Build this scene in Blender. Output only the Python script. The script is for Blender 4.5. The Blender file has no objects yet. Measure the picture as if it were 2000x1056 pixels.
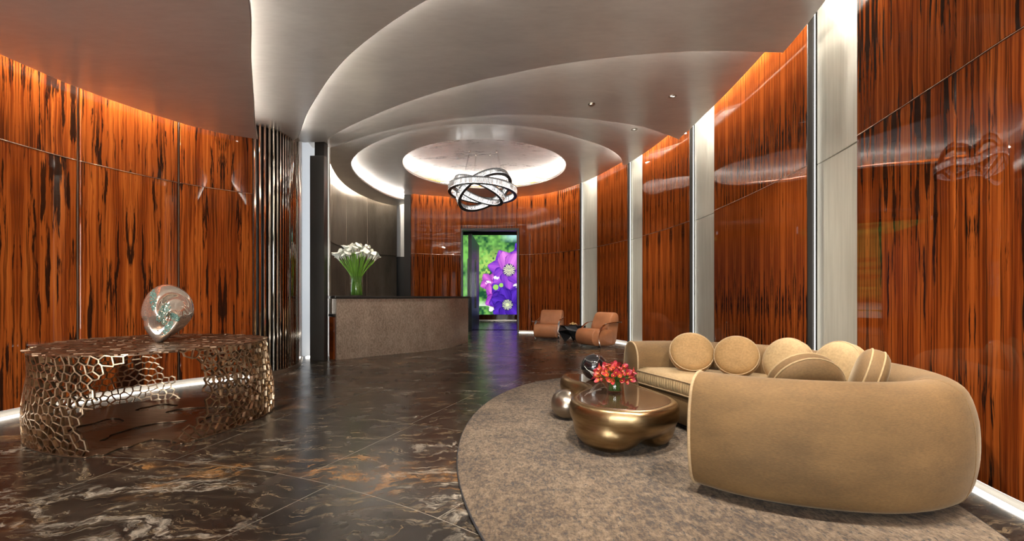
import bpy, bmesh, math, random
import numpy as np
from mathutils import Vector, Matrix, Euler
from mathutils.geometry import delaunay_2d_cdt
random.seed(7); np.random.seed(7)
S = bpy.context.scene
COL = S.collection
PI = math.pi

# ------------------------------------------------------------------ camera
cam = bpy.data.cameras.new('camera'); co = bpy.data.objects.new('camera', cam); COL.objects.link(co)
co.location = (0, 0, 1.12); co.rotation_euler = (PI / 2, 0, 0)
cam.sensor_width = 36; cam.lens = 850 / 2000 * 36; cam.shift_y = 53 / 2000; cam.clip_start = .05
S.camera = co
# ------------------------------------------------------------------ world, light levels, exposure
W = bpy.data.worlds.new('world'); S.world = W; W.use_nodes = True
W.node_tree.nodes['Background'].inputs[0].default_value = (.78, .88, 1, 1)
W.node_tree.nodes['Background'].inputs[1].default_value = 1.2
LED_COVE = 54.0      # cove strips between the ceiling layers
LED_WALL = 230.0      # wall washing strips above the panels
LED_BASE = 3.2       # strips under the panels
LED_DOME = 20.0
SPOT_W = 150.0
SCREEN = .62
vs = S.view_settings
vs.view_transform = 'Standard'; vs.look = 'None'; vs.gamma = 1; vs.use_curve_mapping = False; vs.exposure = 1.2
S.cycles.use_denoising = True
S.cycles.transparent_max_bounces = 32; S.cycles.max_bounces = 10; S.cycles.diffuse_bounces = 5; S.cycles.glossy_bounces = 5; S.cycles.transmission_bounces = 8
S.cycles.sample_clamp_indirect = 6
S.cycles.caustics_reflective = False; S.cycles.caustics_refractive = False

def lamp(name, kind, loc, energy, color=(1, 1, 1), rot=(0, 0, 0), size=.1, sizey=None, spot=None, blend=.6):
    l = bpy.data.lights.new(name, kind); l.energy = energy; l.color = color
    if kind == 'AREA':
        l.size = size
        if sizey: l.shape = 'RECTANGLE'; l.size_y = sizey
    else: l.shadow_soft_size = size
    if spot: l.spot_size = spot; l.spot_blend = blend
    o = bpy.data.objects.new(name, l); o.location = loc; o.rotation_euler = rot; COL.objects.link(o)
    return o

# ------------------------------------------------------------------ helpers
def tag(o, label=None, cat=None, group=None, kind=None):
    if label: o['label'] = label
    if cat: o['category'] = cat
    if group: o['group'] = group
    if kind: o['kind'] = kind
    return o

def empty(name, loc=(0, 0, 0), rz=0, label=None, cat=None, group=None, kind=None):
    o = bpy.data.objects.new(name, None); o.location = loc; o.rotation_euler = (0, 0, rz); o.empty_display_size = .1
    COL.objects.link(o)
    return tag(o, label, cat, group, kind)

def link(name, me, m=None, parent=None, smooth=False):
    if m is not None: me.materials.append(m)
    if smooth: me.polygons.foreach_set('use_smooth', [True] * len(me.polygons))
    o = bpy.data.objects.new(name, me); COL.objects.link(o)
    if parent: o.parent = parent
    return o

def mesh(name, verts, faces, m=None, parent=None, smooth=False, uv=None, rawsmooth=None):
    me = bpy.data.meshes.new(name); me.from_pydata([tuple(v) for v in verts], [], faces)
    if uv:
        l = me.uv_layers.new(name='UVMap')
        for lp in me.loops: l.data[lp.index].uv = uv[lp.vertex_index]
    me.update()
    o = link(name, me, m, parent, smooth)
    if rawsmooth: me.polygons.foreach_set('use_smooth', rawsmooth)
    return o

def bmobj(name, bm, m=None, parent=None, smooth=False, recalc=True):
    if recalc: bmesh.ops.recalc_face_normals(bm, faces=bm.faces)
    me = bpy.data.meshes.new(name); bm.to_mesh(me); bm.free()
    return link(name, me, m, parent, smooth)

def add_box(bm, c, size, rot=None, bevel=0, seg=2):
    r = bmesh.ops.create_cube(bm, size=1)
    vsx = r['verts']
    for v in vsx: v.co = Vector((v.co.x * size[0], v.co.y * size[1], v.co.z * size[2]))
    if bevel:
        es = list({e for v in vsx for e in v.link_edges})
        rr = bmesh.ops.bevel(bm, geom=es, offset=bevel, segments=seg, profile=.5, affect='EDGES')
        vsx = list({v for f in rr['faces'] for v in f.verts} | {v for v in vsx if v.is_valid})
    M = Matrix.Translation(c)
    if rot is not None: M = M @ (rot.to_matrix().to_4x4() if isinstance(rot, Euler) else rot.to_4x4())
    bmesh.ops.transform(bm, matrix=M, verts=vsx)

def box(name, c, size, m, parent=None, rot=None, bevel=0, seg=2, smooth=False):
    bm = bmesh.new(); add_box(bm, c, size, rot, bevel, seg)
    return bmobj(name, bm, m, parent, smooth)

def spline(pts, n=8, closed=False):
    P = [np.array(p, float) for p in pts]; N = len(P); out = []
    rng = range(N) if closed else range(N - 1)
    for i in rng:
        p1, p2 = P[i], P[(i + 1) % N]
        p0 = P[(i - 1) % N] if (closed or i > 0) else 2 * p1 - p2
        p3 = P[(i + 2) % N] if (closed or i + 2 < N) else 2 * p2 - p1
        # centripetal Catmull-Rom
        d1 = max(np.linalg.norm(p1 - p0) ** .5, 1e-4); d2 = max(np.linalg.norm(p2 - p1) ** .5, 1e-4); d3 = max(np.linalg.norm(p3 - p2) ** .5, 1e-4)
        m1 = d2 * ((p1 - p0) / d1 - (p2 - p0) / (d1 + d2) + (p2 - p1) / d2) if d1 > 1e-3 else p2 - p1
        t1 = (p1 - p0) / d1 ** 1 ; 
        for k in range(n):
            t = k / n
            # non-uniform evaluation
            T0, T1, T2, T3 = 0, d1, d1 + d2, d1 + d2 + d3
            tt = T1 + t * d2
            A1 = (T1 - tt) / d1 * p0 + tt / d1 * p1
            A2 = (T2 - tt) / d2 * p1 + (tt - T1) / d2 * p2
            A3 = (T3 - tt) / d3 * p2 + (tt - T2) / d3 * p3
            B1 = (T2 - tt) / (T2) * A1 + tt / (T2) * A2
            B2 = (T3 - tt) / (T3 - T1) * A2 + (tt - T1) / (T3 - T1) * A3
            out.append((T2 - tt) / d2 * B1 + (tt - T1) / d2 * B2)
    if not closed: out.append(P[-1])
    return out

class Path:
    """plan curve by arc length"""
    def __init__(self, pts, side, closed=False, n=16):
        q = spline(pts, n, closed)
        if closed: q = q + [q[0]]
        self.q = np.array(q)[:, :2]; self.side = side
        d = np.linalg.norm(np.diff(self.q, axis=0), axis=1)
        self.s = np.concatenate([[0], np.cumsum(d)]); self.L = self.s[-1]
    def at(self, s):
        return np.array([np.interp(s, self.s, self.q[:, 0]), np.interp(s, self.s, self.q[:, 1])])
    def nrm(self, s):
        a = self.at(max(0, s - .04)); b = self.at(min(self.L, s + .04)); t = b - a; t /= np.linalg.norm(t)
        return np.array([t[1], -t[0]]) * self.side
    def tan(self, s):
        n = self.nrm(s) * self.side
        return np.array([-n[1], n[0]])
    def off(self, s, d):
        return self.at(s) + self.nrm(s) * d
    def near(self, p):
        return float(self.s[np.argmin(np.linalg.norm(self.q - np.array(p), axis=1))])

def panel(name, path, s0, s1, z0, z1, front, back, m, parent, step=.06, gap=.0018, cham=.006, uvo=(0, 0)):
    """a curved panel standing on a plan curve, with chamfered front edges"""
    s0 += gap; s1 -= gap; z0 += gap; z1 -= gap
    n = max(1, int((s1 - s0) / step)); ss = np.linspace(s0, s1, n + 1)
    V = []; Fc = []; UV = []; sm = []
    def ring(sl, z, d):
        i = len(V)
        for s_, sr in zip(sl, ss):
            p = path.off(s_, d); V.append((p[0], p[1], z)); UV.append((s_ - s0 + uvo[0], z + uvo[1]))
        return i
    si = ss.copy(); si[0] += cham; si[-1] -= cham
    a = ring(si, z0 + cham, front); b = ring(si, z1 - cham, front)
    a2 = ring(si, z0 + cham, front); b2 = ring(si, z1 - cham, front)
    c = ring(ss, z0, front - cham); d = ring(ss, z1, front - cham)
    e = ring(ss, z0, back); f = ring(ss, z1, back)
    def strip(i, j, s=False):
        for k in range(n): Fc.append((i + k, i + k + 1, j + k + 1, j + k)); sm.append(s)
    strip(a, b, True); strip(c, a2); strip(b2, d); strip(d, f); strip(e, c); strip(f, e)
    for k in (0, n):
        Fc.append((a2 + k, b2 + k, d + k, c + k)); Fc.append((c + k, d + k, f + k, e + k)); sm += [False, False]
    o = mesh(name, V, Fc, m, parent, uv=UV)
    bm = bmesh.new(); bm.from_mesh(o.data); bmesh.ops.recalc_face_normals(bm, faces=bm.faces)
    # front faces must look into the room
    nn = path.nrm((s0 + s1) / 2)
    for fc in bm.faces:
        if fc.smooth: pass
    bm.to_mesh(o.data); bm.free()
    o.data.polygons.foreach_set('use_smooth', sm)
    # orientation fix for the disconnected front sheet
    flip = [p.index for p in o.data.polygons if sm[p.index] and (p.normal.x * nn[0] + p.normal.y * nn[1]) < 0]
    if flip:
        bm = bmesh.new(); bm.from_mesh(o.data); bm.faces.ensure_lookup_table()
        bmesh.ops.reverse_faces(bm, faces=[bm.faces[i] for i in flip]); bm.to_mesh(o.data); bm.free()
    return o

def ribbon(name, path3, w, t, m, parent=None, up=None, closed=False, smooth=False):
    """rectangular section swept along a 3-D polyline; w across (horizontal by default), t along up"""
    P = [Vector(p) for p in path3]; N = len(P); V = []; Fc = []
    for i, p in enumerate(P):
        a = P[(i - 1) % N] if (closed or i > 0) else P[i]; b = P[(i + 1) % N] if (closed or i < N - 1) else P[i]
        tg = (b - a).normalized(); u = Vector(up[i] if isinstance(up, list) else (up or (0, 0, 1)))
        sd = tg.cross(u).normalized(); uu = sd.cross(tg).normalized()
        for sx, sy in ((-1, -1), (1, -1), (1, 1), (-1, 1)): V.append(p + sd * (w / 2 * sx) + uu * (t / 2 * sy))
    for i in range(N if closed else N - 1):
        j = (i + 1) % N
        for k in range(4): Fc.append((i * 4 + k, i * 4 + (k + 1) % 4, j * 4 + (k + 1) % 4, j * 4 + k))
    if not closed: Fc += [(3, 2, 1, 0), tuple((N - 1) * 4 + k for k in range(4))]
    return mesh(name, V, Fc, m, parent, smooth)

def add_tube(V, Fc, path3, r, seg=8, closed=False, rr=None):
    P = [Vector(p) for p in path3]; N = len(P); base = len(V); prev = None
    for i, p in enumerate(P):
        a = P[(i - 1) % N] if (closed or i > 0) else P[i]; b = P[(i + 1) % N] if (closed or i < N - 1) else P[i]
        tg = (b - a).normalized()
        if prev is None: prev = tg.orthogonal()
        sd = (prev - tg * prev.dot(tg)).normalized(); prev = sd; u = tg.cross(sd)
        rad = rr[i] if rr else r
        for k in range(seg):
            an = 2 * PI * k / seg; V.append(p + (sd * math.cos(an) + u * math.sin(an)) * rad)
    for i in range(N if closed else N - 1):
        j = (i + 1) % N
        for k in range(seg): Fc.append((base + i * seg + k, base + i * seg + (k + 1) % seg, base + j * seg + (k + 1) % seg, base + j * seg + k))
    if not closed:
        Fc.append(tuple(base + k for k in reversed(range(seg)))); Fc.append(tuple(base + (N - 1) * seg + k for k in range(seg)))

def tube(name, path3, r, m, parent=None, seg=8, closed=False, rr=None):
    V = []; Fc = []; add_tube(V, Fc, path3, r, seg, closed, rr)
    return mesh(name, V, Fc, m, parent, True)

def lathe(name, prof, m, parent=None, seg=32, smooth=True):
    V = []; Fc = []
    for r, z in prof:
        for k in range(seg): a = 2 * PI * k / seg; V.append((r * math.cos(a), r * math.sin(a), z))
    for i in range(len(prof) - 1):
        for k in range(seg): Fc.append((i * seg + k, i * seg + (k + 1) % seg, (i + 1) * seg + (k + 1) % seg, (i + 1) * seg + k))
    o = mesh(name, V, Fc, m, parent, smooth)
    bm = bmesh.new(); bm.from_mesh(o.data); bmesh.ops.remove_doubles(bm, verts=bm.verts, dist=1e-5)
    bmesh.ops.recalc_face_normals(bm, faces=bm.faces); bm.to_mesh(o.data); bm.free()
    return o

def flat(name, outer, z0, z1, m, parent=None, holes=(), bevel=0):
    """a flat plate with a curved outline and holes"""
    cu = bpy.data.curves.new(name, 'CURVE'); cu.dimensions = '2D'; cu.fill_mode = 'BOTH'
    cu.extrude = (z1 - z0) / 2 - bevel; cu.bevel_depth = bevel; cu.bevel_resolution = 1
    for loop in [outer] + list(holes):
        sp = cu.splines.new('POLY'); sp.points.add(len(loop) - 1)
        for i, p in enumerate(loop): sp.points[i].co = (p[0], p[1], 0, 1)
        sp.use_cyclic_u = True
    o = bpy.data.objects.new(name + '_curve', cu); COL.objects.link(o)
    dg = bpy.context.evaluated_depsgraph_get()
    me = bpy.data.meshes.new_from_object(o.evaluated_get(dg)); bpy.data.objects.remove(o)
    bpy.data.curves.remove(cu)
    for v in me.vertices: v.co.z += (z0 + z1) / 2
    me.materials.clear(); me.name = name
    return link(name, me, m, parent)

def prism(name, prof, w, m, parent=None, rnd=.05):
    """profile in (y, z) spun out along x with rounded ends"""
    P = np.array(spline(prof, 5, True)); c = P.mean(0); V = []; Fc = []; n = len(P)
    for x, k in ((-w, .0), (-w, .80), (-w + rnd * .12, .90), (-w + rnd * .4, .965), (-w + rnd, 1), (w - rnd, 1), (w - rnd * .4, .965), (w - rnd * .12, .90), (w, .80), (w, 0)):
        for p in P: q = c + (p - c) * (1 - (1 - k) * (rnd * 2.2 / .4 if k > 0 else 1)); V.append((x, q[0], q[1]))
    R = len(V) // n
    for i in range(R - 1):
        for k in range(n): Fc.append((i * n + k, i * n + (k + 1) % n, (i + 1) * n + (k + 1) % n, (i + 1) * n + k))
    o = mesh(name, V, Fc, m, parent, True)
    bm = bmesh.new(); bm.from_mesh(o.data); bmesh.ops.remove_doubles(bm, verts=bm.verts, dist=1e-5); bmesh.ops.recalc_face_normals(bm, faces=bm.faces)
    bm.to_mesh(o.data); bm.free()
    return o

def copy_tree(o, parent=None):
    c = o.copy(); COL.objects.link(c)
    if parent: c.parent = parent
    for ch in list(o.children): copy_tree(ch, c)
    return c

def voronoi(pts):
    """cells of a point set: list of (site, ordered circumcentres), and the edges"""
    r = delaunay_2d_cdt([Vector(p) for p in pts], [], [], 0, 1e-7)
    vv, tris = r[0], r[2]
    cc = []; em = {}; cells = {}
    for ti, t in enumerate(tris):
        a, b, c = (vv[i] for i in t)
        d = 2 * (a.x * (b.y - c.y) + b.x * (c.y - a.y) + c.x * (a.y - b.y))
        if abs(d) < 1e-12: d = 1e-12
        ux = ((a.length_squared) * (b.y - c.y) + (b.length_squared) * (c.y - a.y) + (c.length_squared) * (a.y - b.y)) / d
        uy = ((a.length_squared) * (c.x - b.x) + (b.length_squared) * (a.x - c.x) + (c.length_squared) * (b.x - a.x)) / d
        cc.append(Vector((ux, uy)))
        for i in range(3):
            k = tuple(sorted((t[i], t[(i + 1) % 3]))); em.setdefault(k, []).append(ti)
            cells.setdefault(t[i], []).append(ti)
    edges = [(cc[v[0]], cc[v[1]]) for v in em.values() if len(v) == 2]
    polys = []
    for s, ts in cells.items():
        c0 = vv[s]; polys.append((c0, sorted((cc[t] for t in ts), key=lambda p: math.atan2(p.y - c0.y, p.x - c0.x))))
    return edges, polys

# ------------------------------------------------------------------ materials
class NT:
    def __init__(self, name):
        self.m = bpy.data.materials.new(name); self.m.use_nodes = True; self.t = self.m.node_tree
        self.b = self.t.nodes['Principled BSDF']; self.out = self.t.nodes['Material Output']
    def n(self, typ, **kw):
        nd = self.t.nodes.new(typ)
        for k, v in kw.items():
            if k[0] == 'i' and k[1:].isdigit(): self.set(nd.inputs[int(k[1:])], v)
            else: setattr(nd, k, v)
        return nd
    def set(self, sock, v):
        if isinstance(v, bpy.types.NodeSocket): self.t.links.new(v, sock)
        else: sock.default_value = v
    def math(self, op, a, b=0, c=0): return self.n('ShaderNodeMath', operation=op, i0=a, i1=b, i2=c).outputs[0]
    def noise(self, vec, scale, detail=4, rough=.55, dist=0):
        nd = self.n('ShaderNodeTexNoise'); self.set(nd.inputs['Vector'], vec); nd.inputs['Scale'].default_value = scale
        nd.inputs['Detail'].default_value = detail; nd.inputs['Roughness'].default_value = rough; nd.inputs['Distortion'].default_value = dist
        return nd.outputs[0]
    def ramp(self, f, stops, interp='LINEAR'):
        nd = self.n('ShaderNodeValToRGB'); self.set(nd.inputs[0], f); cr = nd.color_ramp; cr.interpolation = interp
        while len(cr.elements) > 1: cr.elements.remove(cr.elements[-1])
        cr.elements[0].position = stops[0][0]; cr.elements[0].color = (*stops[0][1], 1)
        for p, c in stops[1:]: e = cr.elements.new(p); e.color = (*c, 1)
        return nd.outputs[0]
    def mix(self, f, a, b, typ='MIX'):
        nd = self.n('ShaderNodeMix', data_type='RGBA', blend_type=typ)
        self.set(nd.inputs[0], f); self.set(nd.inputs[6], a if not isinstance(a, tuple) else (*a, 1)); self.set(nd.inputs[7], b if not isinstance(b, tuple) else (*b, 1))
        return nd.outputs[2]
    def coord(self, which='Object'): return self.n('ShaderNodeTexCoord').outputs[which]
    def mapping(self, vec, scale=(1, 1, 1), rot=(0, 0, 0), loc=(0, 0, 0)):
        nd = self.n('ShaderNodeMapping'); self.set(nd.inputs[0], vec); nd.inputs[1].default_value = loc; nd.inputs[2].default_value = rot; nd.inputs[3].default_value = scale
        return nd.outputs[0]
    def bump(self, h, strength=.3, dist=.01):
        nd = self.n('ShaderNodeBump'); self.set(nd.inputs['Height'], h); nd.inputs['Strength'].default_value = strength; nd.inputs['Distance'].default_value = dist
        self.t.links.new(nd.outputs[0], self.b.inputs['Normal'])
    def p(self, **kw):
        names = dict(col='Base Color', rough='Roughness', metal='Metallic', coat='Coat Weight', coatr='Coat Roughness', spec='Specular IOR Level',
                     trans='Transmission Weight', ior='IOR', sheen='Sheen Weight', sheenr='Sheen Roughness', sheent='Sheen Tint', em='Emission Color', ems='Emission Strength', aniso='Anisotropic')
        for k, v in kw.items():
            if isinstance(v, tuple) and len(v) == 3: v = (*v, 1)
            self.set(self.b.inputs[names[k]], v)
        return self

def plain(name, col, rough=.5, metal=0, **kw): return NT(name).p(col=col, rough=rough, metal=metal, **kw).m
def emit(name, col, s):
    t = NT(name); e = t.n('ShaderNodeEmission', i0=(*col, 1), i1=s); t.t.links.new(e.outputs[0], t.out.inputs[0]); return t.m

def wood(name, leaf, su, lo=.60, bright=1.0):
    t = NT(name); uv = t.n('ShaderNodeUVMap').outputs[0]; s = t.n('ShaderNodeSeparateXYZ', i0=uv)
    u0 = s.outputs[0]; v = s.outputs[1]
    u = t.math('PINGPONG', u0, leaf)
    big = t.n('ShaderNodeCombineXYZ', i0=t.math('MULTIPLY', u, 2.5), i1=t.math('MULTIPLY', v, 1.7)).outputs[0]
    w = t.math('MULTIPLY', t.math('SUBTRACT', t.noise(big, 1.0, 3), .5), .035)
    uw = t.math('ADD', u, w)
    def vec(a, b, z=0.): return t.n('ShaderNodeCombineXYZ', i0=t.math('MULTIPLY', uw, a), i1=t.math('MULTIPLY', v, b), i2=z).outputs[0]
    A = t.noise(vec(su * .7, .35), 1, 4, .6); B = t.noise(vec(su * 4, .45, 3.), 1, 4, .65); C = t.noise(vec(su * 1.5, 1.05, 7.), 1, 5, .62, .25); D = t.noise(vec(su * 4.2, .8, 11.), 1, 3, .6)
    msk = t.noise(vec(3.2, .55, 5.), 1, 2, .5)
    f = t.math('ADD', t.math('MULTIPLY', A, .5), t.math('MULTIPLY', B, .5))
    b = bright
    col = t.ramp(f, [(.34, (.050 * b, .009 * b, .003 * b)), (.44, (.16 * b, .030 * b, .006 * b)), (.54, (.33 * b, .075 * b, .013 * b)), (.68, (.54 * b, .155 * b, .026 * b))])
    fm = t.math('ADD', C, t.math('MULTIPLY', t.math('SUBTRACT', msk, .5), .35))
    fl = t.ramp(fm, [(lo, (0, 0, 0)), (lo + .035, (.95, .95, .95))])
    fl2 = t.ramp(D, [(.54, (0, 0, 0)), (.63, (.78, .78, .78))])
    col = t.mix(fl2, col, (.045, .012, .004)); col = t.mix(fl, col, (.013, .006, .004))
    t.p(col=col, rough=.45, coat=.55, coatr=.02, spec=0.)
    return t.m

M = {}
M['wood_bold'] = wood('rosewood_bold', .46, 13, .555, .92)
M['wood_fine'] = wood('rosewood_fine', .24, 17, .575, .92)

t = NT('pale_fabric_panel'); uv = t.n('ShaderNodeUVMap').outputs[0]
n1 = t.noise(t.mapping(uv, (30, 1.2, 1)), 1, 4); n2 = t.noise(t.mapping(uv, (4, .8, 1)), 1, 3)
t.p(col=t.ramp(t.math('ADD', t.math('MULTIPLY', n1, .6), t.math('MULTIPLY', n2, .4)), [(.3, (.52, .51, .43)), (.7, (.70, .69, .60))]), rough=.45, metal=.15); M['pale'] = t.m

def leafmetal(name, c0, c1, metal, rough):
    t = NT(name); ob = t.coord()
    n1 = t.noise(t.mapping(ob, (.8, 1.6, 1), (0, 0, .35)), 1.1, 6, .6, .5); n2 = t.noise(t.mapping(ob, (7, 30, 9), (0, 0, .35)), 1, 3)
    f = t.math('ADD', t.math('MULTIPLY', n1, .7), t.math('MULTIPLY', n2, .3))
    t.p(col=t.ramp(f, [(.3, c0), (.7, c1)]), metal=metal, rough=t.math('ADD', rough - .05, t.math('MULTIPLY', f, .1)))
    return t.m
M['ceil'] = leafmetal('champagne_leaf', (.60, .55, .50), (.76, .71, .65), .40, .30)
M['dome'] = leafmetal('silver_leaf', (.36, .34, .32), (.76, .73, .69), .5, .28)
M['white'] = plain('white_plaster', (.75, .73, .70), .6)
M['plinth'] = plain('plinth_paint', (.42, .39, .34), .6)
M['dark'] = plain('dark_bronze', (.035, .031, .028), .38, .6)
M['black'] = plain('black', (.008, .008, .008), .4)
M['shaftmetal'] = plain('gunmetal_cladding', (.085, .08, .074), .36, .7)
t = NT('patinated_bronze'); ob = t.coord(); n1 = t.noise(t.mapping(ob, (2, 2, .6)), 1, 6, .65); n2 = t.noise(ob, 60, 3)
t.p(col=t.ramp(t.math('ADD', t.math('MULTIPLY', n1, .75), t.math('MULTIPLY', n2, .25)), [(.32, (.19, .155, .12)), (.7, (.42, .355, .285))]), metal=.6, rough=.3); M['bronze_wall'] = t.m
t = NT('worked_bronze'); uv = t.coord(); v1 = t.n('ShaderNodeTexVoronoi', feature='F1'); 
wv = t.n('ShaderNodeTexWave'); wv.inputs['Scale'].default_value = 7; wv.inputs['Distortion'].default_value = 14; wv.inputs['Detail'].default_value = 3; wv.inputs['Detail Scale'].default_value = 1.6
t.t.links.new(uv, wv.inputs[0]); n1 = t.noise(uv, 3, 4)
f = t.math('ADD', t.math('MULTIPLY', wv.outputs[1], .26), t.math('MULTIPLY', n1, .6))
t.p(col=t.ramp(f, [(.15, (.23, .178, .134)), (.75, (.54, .435, .345))]), metal=.6, rough=.42); t.bump(wv.outputs[1], .15, .004); M['desk'] = t.m

t = NT('polished_fin'); t.p(col=(.62, .57, .51), metal=1., rough=.07); M['fin'] = t.m
M['chrome'] = plain('chrome', (.82, .80, .77), .08, 1)
M['cord'] = plain('steel_wire', (.5, .5, .5), .3, 1)
M['led_cove'] = emit('led_cove', (1, .955, .89), LED_COVE)
M['led_edge'] = emit('led_edge', (1, .955, .89), LED_COVE * .42)
M['led_niche'] = emit('led_niche', (1, .98, .92), 2.4)
M['led_wall'] = emit('led_wall', (1, .90, .76), LED_WALL)
M['led_base'] = emit('led_base', (1, .95, .87), LED_BASE)
M['led_dome'] = emit('led_dome', (1, .97, .93), LED_DOME)
M['lens'] = emit('downlight_lens', (1, .93, .82), .8)

# stone floor
t = NT('veined_stone'); ob = t.coord()
wa = t.n('ShaderNodeTexNoise'); t.set(wa.inputs['Vector'], ob); wa.inputs['Scale'].default_value = 1.0; wa.inputs['Detail'].default_value = 5; wa.inputs['Roughness'].default_value = .6
off = t.n('ShaderNodeVectorMath', operation='MULTIPLY_ADD', i0=wa.outputs[1], i1=(.85, .85, 0), i2=ob).outputs[0]
def rid(vec, sc, c=.5, rough=.65): return t.math('ABSOLUTE', t.math('SUBTRACT', t.noise(vec, sc, 10, rough, .3), c))
m1 = t.mapping(off, (.8, 2.4, 1), (0, 0, .45)); m2 = t.mapping(off, (1.3, 3.2, 1), (0, 0, .25), (3, 1, 0)); m3 = t.mapping(off, (1.4, 8, 1), (0, 0, .35))
msk = t.ramp(t.noise(t.mapping(ob, (1, 1.4, 1), (0, 0, .4)), .8, 5), [(.50, (0, 0, 0)), (.62, (1, 1, 1))]); msk2 = t.ramp(t.noise(t.mapping(ob, (1, 1.4, 1), loc=(7, 3, 0)), .8, 4), [(.54, (0, 0, 0)), (.64, (1, 1, 1))])
fine = t.ramp(t.noise(off, 13, 8, .75), [(.42, (0, 0, 0)), (.60, (1, 1, 1))]); fine2 = t.ramp(t.noise(ob, 5, 6, .7), [(.40, (0, 0, 0)), (.60, (1, 1, 1))])
v1 = t.math('MULTIPLY', t.math('MULTIPLY', t.ramp(rid(m1, 1.0), [(.0, (1, 1, 1)), (.032, (0, 0, 0))]), msk), fine)
v2 = t.math('MULTIPLY', t.math('MULTIPLY', t.ramp(rid(m2, 1.2), [(.0, (1, 1, 1)), (.055, (0, 0, 0))]), msk2), fine2)
v3 = t.math('MULTIPLY', t.ramp(rid(m3, 1.2, .52), [(0, (.70, .70, .70)), (.022, (0, 0, 0))]), fine2)
base = t.ramp(t.noise(t.mapping(off, (1, 5, 1), (0, 0, .35)), 1.4, 9, .68), [(.3, (.008, .0065, .0055)), (.54, (.021, .0165, .013)), (.74, (.060, .046, .033))])
col = t.mix(v3, base, (.30, .22, .13)); col = t.mix(v2, col, (.34, .165, .055)); col = t.mix(v1, col, (.60, .53, .43))
t.p(col=col, rough=t.ramp(t.noise(ob, 3, 4), [(.3, (.20, .20, .20)), (.7, (.30, .30, .30))]), spec=.5); M['stone'] = t.m
M['grout'] = plain('grout', (.30, .26, .21), .6)

t = NT('rug_pile'); ob = t.coord()
n1 = t.noise(ob, 1.8, 5, .6); n2 = t.noise(t.mapping(ob, (1.25, 1, 1)), 22, 5, .7, .4); n3 = t.noise(t.mapping(ob, (1.6, .7, 1), (0, 0, .2)), 48, 4, .7); n4 = t.noise(ob, 300, 2)
f = t.math('ADD', t.math('ADD', t.math('MULTIPLY', n1, .25), t.math('MULTIPLY', n2, .45)), t.math('MULTIPLY', n3, .30))
col = t.ramp(f, [(.41, (.040, .023, .012)), (.465, (.105, .064, .033)), (.515, (.185, .122, .067)), (.59, (.30, .212, .128))])
spk = t.ramp(t.noise(t.mapping(ob, (1.5, .6, 1), (0, 0, .15)), 34, 5, .75), [(.585, (0, 0, 0)), (.62, (.9, .9, .9))])
col = t.mix(spk, col, (.026, .020, .017))
t.p(col=col, rough=.95, sheen=.15); t.bump(t.math('SUBTRACT', t.math('ADD', t.math('MULTIPLY', f, 1.2), t.math('MULTIPLY', n4, .3)), t.math('MULTIPLY', spk, .3)), 1., .03); M['rug'] = t.m
M['rug_edge'] = plain('rug_binding', (.03, .028, .03), .8)

def velvet(name, c):
    t = NT(name); ob = t.coord(); n1 = t.noise(t.mapping(ob, (1, 1, 2)), 3, 5, .6); n2 = t.noise(t.mapping(ob, (1, 1, 4)), 60, 3)
    f = t.math('ADD', t.math('MULTIPLY', n1, .6), t.math('MULTIPLY', n2, .4))
    t.p(col=t.ramp(f, [(.36, tuple(x * .72 for x in c)), (.64, tuple(min(1, x * 1.25) for x in c))]), rough=.8, sheen=.25, sheenr=.3, sheent=(1., .88, .66, 1)); t.bump(n2, .12, .003)
    return t.m
M['velvet'] = velvet('camel_velvet', (.148, .084, .030)); M['velvet_light'] = velvet('pale_velvet', (.36, .25, .125)); M['velvet_gold'] = velvet('gold_velvet', (.30, .18, .07))
M['piping'] = velvet('piping', (.38, .265, .145))
t = NT('gathered_velvet'); ob = t.coord(); n1 = t.noise(t.mapping(ob, (38, 38, 1.4)), 1, 3); t.p(col=(.56, .42, .25), rough=.8, sheen=.4); t.bump(n1, .55, .02); M['gather'] = t.m

t = NT('brushed_brass'); ob = t.coord(); n1 = t.noise(t.mapping(ob, (3, 3, 20)), 2, 4); t.p(col=t.ramp(n1, [(.3, (.26, .175, .088)), (.7, (.42, .295, .155))]), metal=1, rough=.3); M['brass'] = t.m
t = NT('brushed_nickel'); t.p(col=(.42, .37, .31), metal=1, rough=.3); M['nickel'] = t.m
M['tabletop'] = plain('smoked_lacquer', (.10, .052, .030), .12, .3, coat=1., coatr=.02)
t = NT('cast_bronze'); ob = t.coord(); n1 = t.noise(ob, 30, 4); t.p(col=t.ramp(n1, [(.3, (.40, .29, .185)), (.7, (.62, .47, .32))]), metal=1, rough=.3); M['lattice'] = t.m
t = NT('bronze_sheet'); ob = t.coord(); n1 = t.noise(t.mapping(ob, (3, 12, 1), (0, 0, .5)), 2, 6, .65); t.p(col=t.ramp(n1, [(.3, (.12, .070, .042)), (.7, (.27, .17, .105))]), metal=.8, rough=.36); M['sheet'] = t.m
M['leather'] = NT('tan_leather'); t = M['leather']; n1 = t.noise(t.coord(), 4, 4); n2 = t.noise(t.coord(), 220, 2)
t.p(col=t.ramp(n1, [(.3, (.34, .135, .058)), (.7, (.45, .19, .085))]), rough=.38); t.bump(n2, .08, .002); M['leather'] = t.m
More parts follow.
